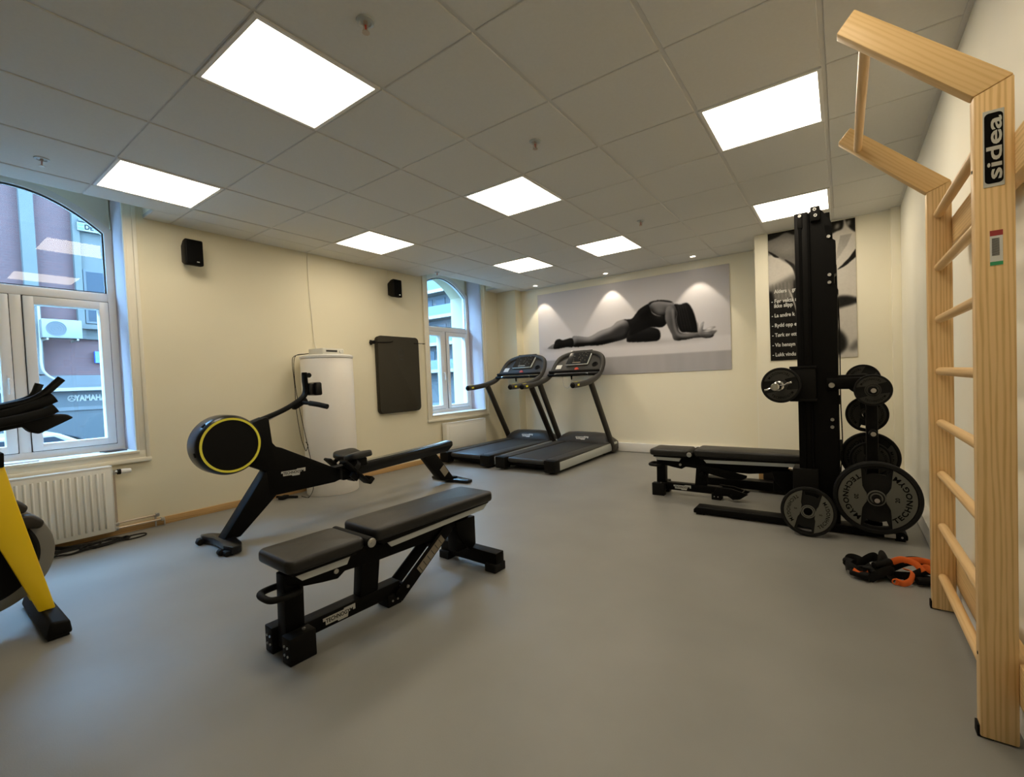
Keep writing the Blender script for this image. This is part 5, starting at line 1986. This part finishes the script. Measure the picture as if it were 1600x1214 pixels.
class Print:
    def __init__(self, x0, x1, z0, z1, nx):
        self.b = (x0, x1, z0, z1)
        self.nx = nx
        self.nz = int(nx * (z1 - z0) / (x1 - x0))
        self.X, self.Z = np.meshgrid(np.linspace(x0, x1, nx), np.linspace(z0, z1, self.nz))
        self.img = np.zeros((self.nz, nx))

    def mask(self, poly, soft=0, sm=True):
        m = inside(smooth_poly(poly) if sm else poly, self.X, self.Z).astype(float)
        return blur(m, soft)

    def fill(self, poly, v, soft=0, sm=True, op=1.0):
        m = self.mask(poly, soft, sm) * op
        self.img = self.img * (1 - m) + v * m

    def mesh(self, name, y, thick, tint, parent=None):
        """board whose front carries the print as vertex colours"""
        x0, x1, z0, z1 = self.b
        nx, nz = self.nx, self.nz
        co = np.stack([self.X.ravel(), np.full(nx * nz, 0.0), self.Z.ravel()], 1)
        co[:, 0] -= (x0 + x1) / 2
        co[:, 2] -= z0
        idx = np.arange(nx * nz).reshape(nz, nx)
        f = np.stack([idx[:-1, :-1], idx[:-1, 1:], idx[1:, 1:], idx[1:, :-1]], -1).reshape(-1, 4)
        W, H = (x1 - x0) / 2, z1 - z0
        back = np.array([(-W, thick, 0), (W, thick, 0), (W, thick, H), (-W, thick, H)])
        nb = nx * nz
        c = [idx[0, 0], idx[0, -1], idx[-1, -1], idx[-1, 0]]
        extra = [[nb + 3, nb + 2, nb + 1, nb], [c[1], c[0], nb, nb + 1], [c[2], c[1], nb + 1, nb + 2], [c[3], c[2], nb + 2, nb + 3], [c[0], c[3], nb + 3, nb]]
        me = bpy.data.meshes.new(name)
        me.from_pydata(np.vstack([co, back]).tolist(), [], f.tolist() + [[int(v) for v in e] for e in extra])
        g = np.concatenate([self.img.ravel(), np.full(4, 0.5)])
        lin = np.where(g <= 0.04045, g / 12.92, ((g + 0.055) / 1.055) ** 2.4)
        colr = np.ones((nb + 4, 4))
        for k in range(3):
            colr[:, k] = np.clip(lin * tint[k], 0, 1)
        ca = me.color_attributes.new('print', 'FLOAT_COLOR', 'POINT')
        ca.data.foreach_set('color', colr.ravel())
        me.materials.append(M['print'])
        o = bpy.data.objects.new(name, me)
        COL.objects.link(o)
        o.location = ((x0 + x1) / 2, y, z0)
        return o


p = Print(-4.055, -1.145, 1.132, 2.468, 620)
rng = np.random.RandomState(2)
p.img[:] = 0.86 - 0.03 * (p.Z - 1.6)
p.img -= 0.05 * np.clip((p.X + 1.6) / 0.5, 0, 1)
hz = 1.60 - 0.009 * (p.X + 4.1)
fl = 1 / (1 + np.exp((p.Z - hz) / 0.006))
p.img = p.img * (1 - fl) + (0.87 - 0.05 * blur(rng.rand(p.nz, p.nx), 6) * 2 + 0.05) * fl
bd = 1.395 - 0.006 * (p.X + 3.9)
f2 = 1 / (1 + np.exp((p.Z - bd) / 0.004))
p.img = p.img * (1 - f2) + 0.70 * f2
st_ = blur(np.tile(rng.rand(1, p.nx), (p.nz, 1)), 7)
p.img += (st_ - 0.5) * 0.10 * f2
p.fill([(-3.88, 1.56), (-3.4, 1.565), (-2.6, 1.56), (-2.05, 1.54), (-1.9, 1.54), (-1.45, 1.545), (-1.45, 1.575), (-1.9, 1.57), (-2.05, 1.575), (-2.6, 1.60), (-3.88, 1.585)], 0.5, 6, op=0.6)
FOOT = [(-3.897, 1.592), (-3.836, 1.632), (-3.767, 1.655), (-3.70, 1.62), (-3.77, 1.579), (-3.879, 1.587)]
SOCK = [(-3.767, 1.655), (-3.737, 1.71), (-3.669, 1.727), (-3.604, 1.706), (-3.435, 1.719), (-3.427, 1.588), (-3.544, 1.588), (-3.77, 1.575)]
LEG = [(-3.434, 1.737), (-3.332, 1.743), (-3.147, 1.716), (-2.964, 1.787), (-2.775, 1.832), (-2.682, 1.897), (-2.57, 1.916), (-2.505, 1.878), (-2.483, 1.762), (-2.501, 1.681), (-2.58, 1.636), (-2.784, 1.6), (-2.972, 1.576), (-3.165, 1.582), (-3.427, 1.588)]
TORSO = [(-2.57, 1.916), (-2.46, 1.914), (-2.393, 1.978), (-2.327, 2.042), (-2.2, 2.097), (-2.18, 2.054), (-2.152, 1.961), (-2.062, 1.911), (-1.972, 1.91), (-1.945, 1.819), (-2.017, 1.753), (-2.128, 1.764), (-2.232, 1.758), (-2.479, 1.679), (-2.492, 1.763), (-2.516, 1.879)]
THIGH = [(-2.487, 1.763), (-2.231, 1.773), (-2.129, 1.755), (-2.059, 1.71), (-2.047, 1.622), (-2.083, 1.575), (-2.176, 1.568), (-2.343, 1.574), (-2.472, 1.582), (-2.545, 1.609)]
BACK = [(-2.2, 2.097), (-2.157, 2.121), (-2.055, 2.128), (-1.956, 2.112), (-1.878, 2.085), (-1.845, 2.041), (-1.824, 1.952), (-1.826, 1.884), (-1.923, 1.895), (-2.042, 1.908), (-2.122, 1.947), (-2.166, 1.992)]
ARM = [(-1.949, 2.025), (-1.851, 2.032), (-1.815, 1.931), (-1.824, 1.835), (-1.807, 1.756), (-1.766, 1.655), (-1.551, 1.636), (-1.478, 1.638), (-1.471, 1.572), (-1.59, 1.569), (-1.721, 1.555), (-1.855, 1.56), (-1.892, 1.647), (-1.947, 1.77), (-1.974, 1.871)]
HAIR = [(-1.85, 2.042), (-1.764, 2.031), (-1.707, 2.043), (-1.66, 2.031), (-1.607, 1.945), (-1.573, 1.827), (-1.549, 1.711), (-1.542, 1.635), (-1.699, 1.653), (-1.765, 1.665), (-1.807, 1.746), (-1.824, 1.835), (-1.815, 1.931)]
HAND = [(-1.55, 1.775), (-1.528, 1.69), (-1.512, 1.735), (-1.468, 1.768), (-1.481, 1.667), (-1.387, 1.695), (-1.325, 1.688), (-1.378, 1.652), (-1.309, 1.639), (-1.345, 1.60), (-1.355, 1.575), (-1.39, 1.556), (-1.48, 1.563), (-1.545, 1.625)]


def limb(poly, base, amp, dx=-3, dz=7, soft=1, wide=9):
    """body part with soft modelling towards the upper edge of the print"""
    m = p.mask(poly, 0)
    bl = blur(m, wide)
    sh = np.roll(np.roll(bl, -dz, axis=0), -dx, axis=1)
    v = base + amp * np.clip((bl - sh) * 1.6, -1, 1) + 0.05 * (blur(rng.rand(p.nz, p.nx), 3) - 0.5)
    mm = blur(m, soft)
    p.img = p.img * (1 - mm) + np.clip(v, 0.05, 0.95) * mm


limb(LEG, 0.20, 0.75)
p.fill([(-3.33, 1.722), (-3.14, 1.700), (-2.95, 1.762), (-2.72, 1.845), (-2.60, 1.90), (-2.58, 1.885), (-2.70, 1.825), (-2.93, 1.735), (-3.14, 1.682)], 0.66, 4, op=0.55)
p.fill([(-2.72, 1.80), (-2.6, 1.74), (-2.55, 1.66), (-2.62, 1.63), (-2.78, 1.66)], 0.20, 8, op=0.6)
limb(FOOT, 0.40, 0.3)
limb(SOCK, 0.07, 0.10)
limb(THIGH, 0.07, 0.14)
limb(TORSO, 0.06, 0.10)
limb(BACK, 0.32, 0.55, 2, 8)
p.fill([(-2.14, 2.05), (-2.07, 2.08), (-1.99, 2.04), (-2.0, 1.95), (-2.08, 1.93)], 0.60, 7, op=0.6)
p.fill([(-2.2, 2.097), (-2.157, 2.121), (-2.055, 2.128), (-1.956, 2.112), (-1.878, 2.085), (-1.888, 2.074), (-2.056, 2.112), (-2.148, 2.104), (-2.188, 2.072)], 0.14, 1)
limb(HAIR, 0.06, 0.08)
for k in range(4):
    x = -1.80 + 0.030 * k
    p.fill([(x, 2.02 - 0.002 * k), (x + 0.05 + 0.008 * k, 1.70), (x + 0.056 + 0.008 * k, 1.70), (x + 0.008, 2.02)], 0.24, 1, op=0.5)
limb(ARM, 0.26, 0.65, -4, 5)
p.fill([(-1.885, 1.99), (-1.85, 1.97), (-1.845, 1.84), (-1.825, 1.72), (-1.77, 1.63), (-1.56, 1.612), (-1.77, 1.60), (-1.845, 1.68), (-1.875, 1.84)], 0.66, 3, op=0.7)
limb(HAND, 0.42, 0.5, wide=5)
for a, b_ in (((-1.49, 1.66), (-1.40, 1.655)), ((-1.48, 1.63), (-1.37, 1.625)), ((-1.47, 1.60), (-1.39, 1.585))):
    p.fill([a, (b_[0], b_[1] + 0.004), b_, (a[0], a[1] - 0.006)], 0.15, 1, sm=False, op=0.7)
po = p.mesh('poster', 6.150, 0.004, (0.98, 0.955, 1.0))
tag(po, 'long black and white wall poster of a person stretching on the floor', 'poster')

p = Print(-0.632, 0.132, 1.204, 2.568, 260)
p.img[:] = 0.86
p.img -= 0.15 * blur(rng.rand(p.nz, p.nx), 14)
p.img = np.clip(p.img, 0, 1)
p.fill([(-0.66, 2.6), (-0.36, 2.6), (-0.34, 2.193), (-0.43, 2.214), (-0.504, 2.271), (-0.555, 2.316), (-0.586, 2.344), (-0.66, 2.365)], 0.42, 3)
p.fill([(-0.66, 2.48), (-0.50, 2.52), (-0.40, 2.48), (-0.38, 2.36), (-0.45, 2.32), (-0.56, 2.36), (-0.66, 2.40)], 0.60, 10, op=0.6)
p.fill([(-0.66, 2.6), (-0.36, 2.6), (-0.38, 2.51), (-0.46, 2.55), (-0.55, 2.515), (-0.66, 2.50)], 0.13, 2)
p.fill([(-0.64, 2.39), (-0.60, 2.34), (-0.57, 2.31), (-0.53, 2.30), (-0.58, 2.35)], 0.12, 1)
p.fill([(-0.48, 2.27), (-0.42, 2.23), (-0.38, 2.18), (-0.36, 2.05), (-0.385, 2.08), (-0.41, 2.17)], 0.16, 1)
p.fill([(-0.66, 1.99), (-0.58, 2.02), (-0.40, 2.10), (-0.30, 2.10), (-0.30, 1.80), (-0.66, 1.78)], 0.36, 8, op=0.8)
p.fill([(-0.66, 1.945), (-0.60, 1.95), (-0.575, 1.85), (-0.50, 1.83), (-0.42, 1.86), (-0.40, 2.04), (-0.10, 2.10), (-0.05, 1.15), (-0.66, 1.15)], 0.11, 4, sm=False)
for k in range(14):
    x = -0.60 + 0.017 * k
    p.fill([(x, 2.03), (x + 0.003, 2.03), (x + 0.01, 1.87), (x + 0.006, 1.87)], 0.75 if k % 2 else 0.2, 1, sm=False, op=0.35)
p.fill([(-0.455, 1.96), (-0.42, 1.90), (-0.39, 1.78), (-0.38, 1.70), (-0.40, 1.78), (-0.43, 1.88)], 0.70, 1)
p.fill([(-0.10, 2.6), (0.027, 2.6), (0.031, 2.49), (-0.02, 2.467), (-0.10, 2.45)], 0.14, 2)
p.fill([(0.049, 2.6), (0.14, 2.6), (0.14, 2.435), (0.081, 2.486)], 0.14, 2)
p.fill([(0.06, 2.54), (0.09, 2.55), (0.09, 2.51), (0.065, 2.50)], 0.6, 3)
p.fill([(-0.03, 2.53), (0.0, 2.54), (0.0, 2.50), (-0.03, 2.49)], 0.55, 3)
for k in range(8):
    p.fill([(-0.04 + 0.013 * k, 2.16 + 0.02 * k), (-0.036 + 0.013 * k, 2.16 + 0.02 * k), (0.02 + 0.012 * k, 2.42), (0.012 + 0.012 * k, 2.42)], 0.35, 1, sm=False, op=0.5)
p.fill([(-0.02, 2.085), (0.041, 2.11), (0.086, 2.145), (0.14, 2.20), (0.14, 2.27), (0.076, 2.185), (0.019, 2.125)], 0.12, 1)
p.fill([(-0.06, 1.80), (0.037, 1.819), (0.14, 1.78), (0.14, 1.739), (0.035, 1.71), (-0.06, 1.70)], 0.14, 4)
p.fill([(-0.06, 1.50), (0.014, 1.453), (0.052, 1.354), (0.028, 1.274), (-0.06, 1.24)], 0.14, 5)
p.fill([(0.06, 1.30), (0.14, 1.38), (0.14, 1.30), (0.09, 1.26)], 0.45, 6)
p.img += 0.12 * (blur(rng.rand(p.nz, p.nx), 2) - 0.5)
p.img = np.clip(p.img, 0.03, 0.95)
po2 = p.mesh('rules_poster', 5.512, 0.008, (1.0, 0.95, 0.86))
tag(po2, 'black and white gym rules poster with Norwegian text behind the tall rack', 'poster')
for body, x, z, hgt in (('- Før vekta r', -0.612, 1.840, 0.036), ('ikke slipp', -0.587, 1.790, 0.036), ('- La andre k', -0.612, 1.688, 0.034), ('- Rydd opp e', -0.612, 1.582, 0.034), ('- Tørk av ett', -0.612, 1.478, 0.034), ('- Vis hensyn', -0.612, 1.372, 0.034), ('- Lukk vindu', -0.612, 1.268, 0.034), ('Alders    gren', -0.585, 1.944, 0.034)):
    bm2 = text_bm(body, raw=hgt * 1.62, bold=0.022, extrude=0.0003)
    xs = min(v.co.x for v in bm2.verts)
    sq = 0.80
    for v in bm2.verts:
        v.co.x = (v.co.x - xs) * sq
    mb = MB()
    mb._add(bm2, frame_mtx((x - po2.location.x, -0.0003, z - po2.location.z - 0.018), (1, 0, 0), (0, 0, 1)))
    mb.build('lettering', 'label', po2)
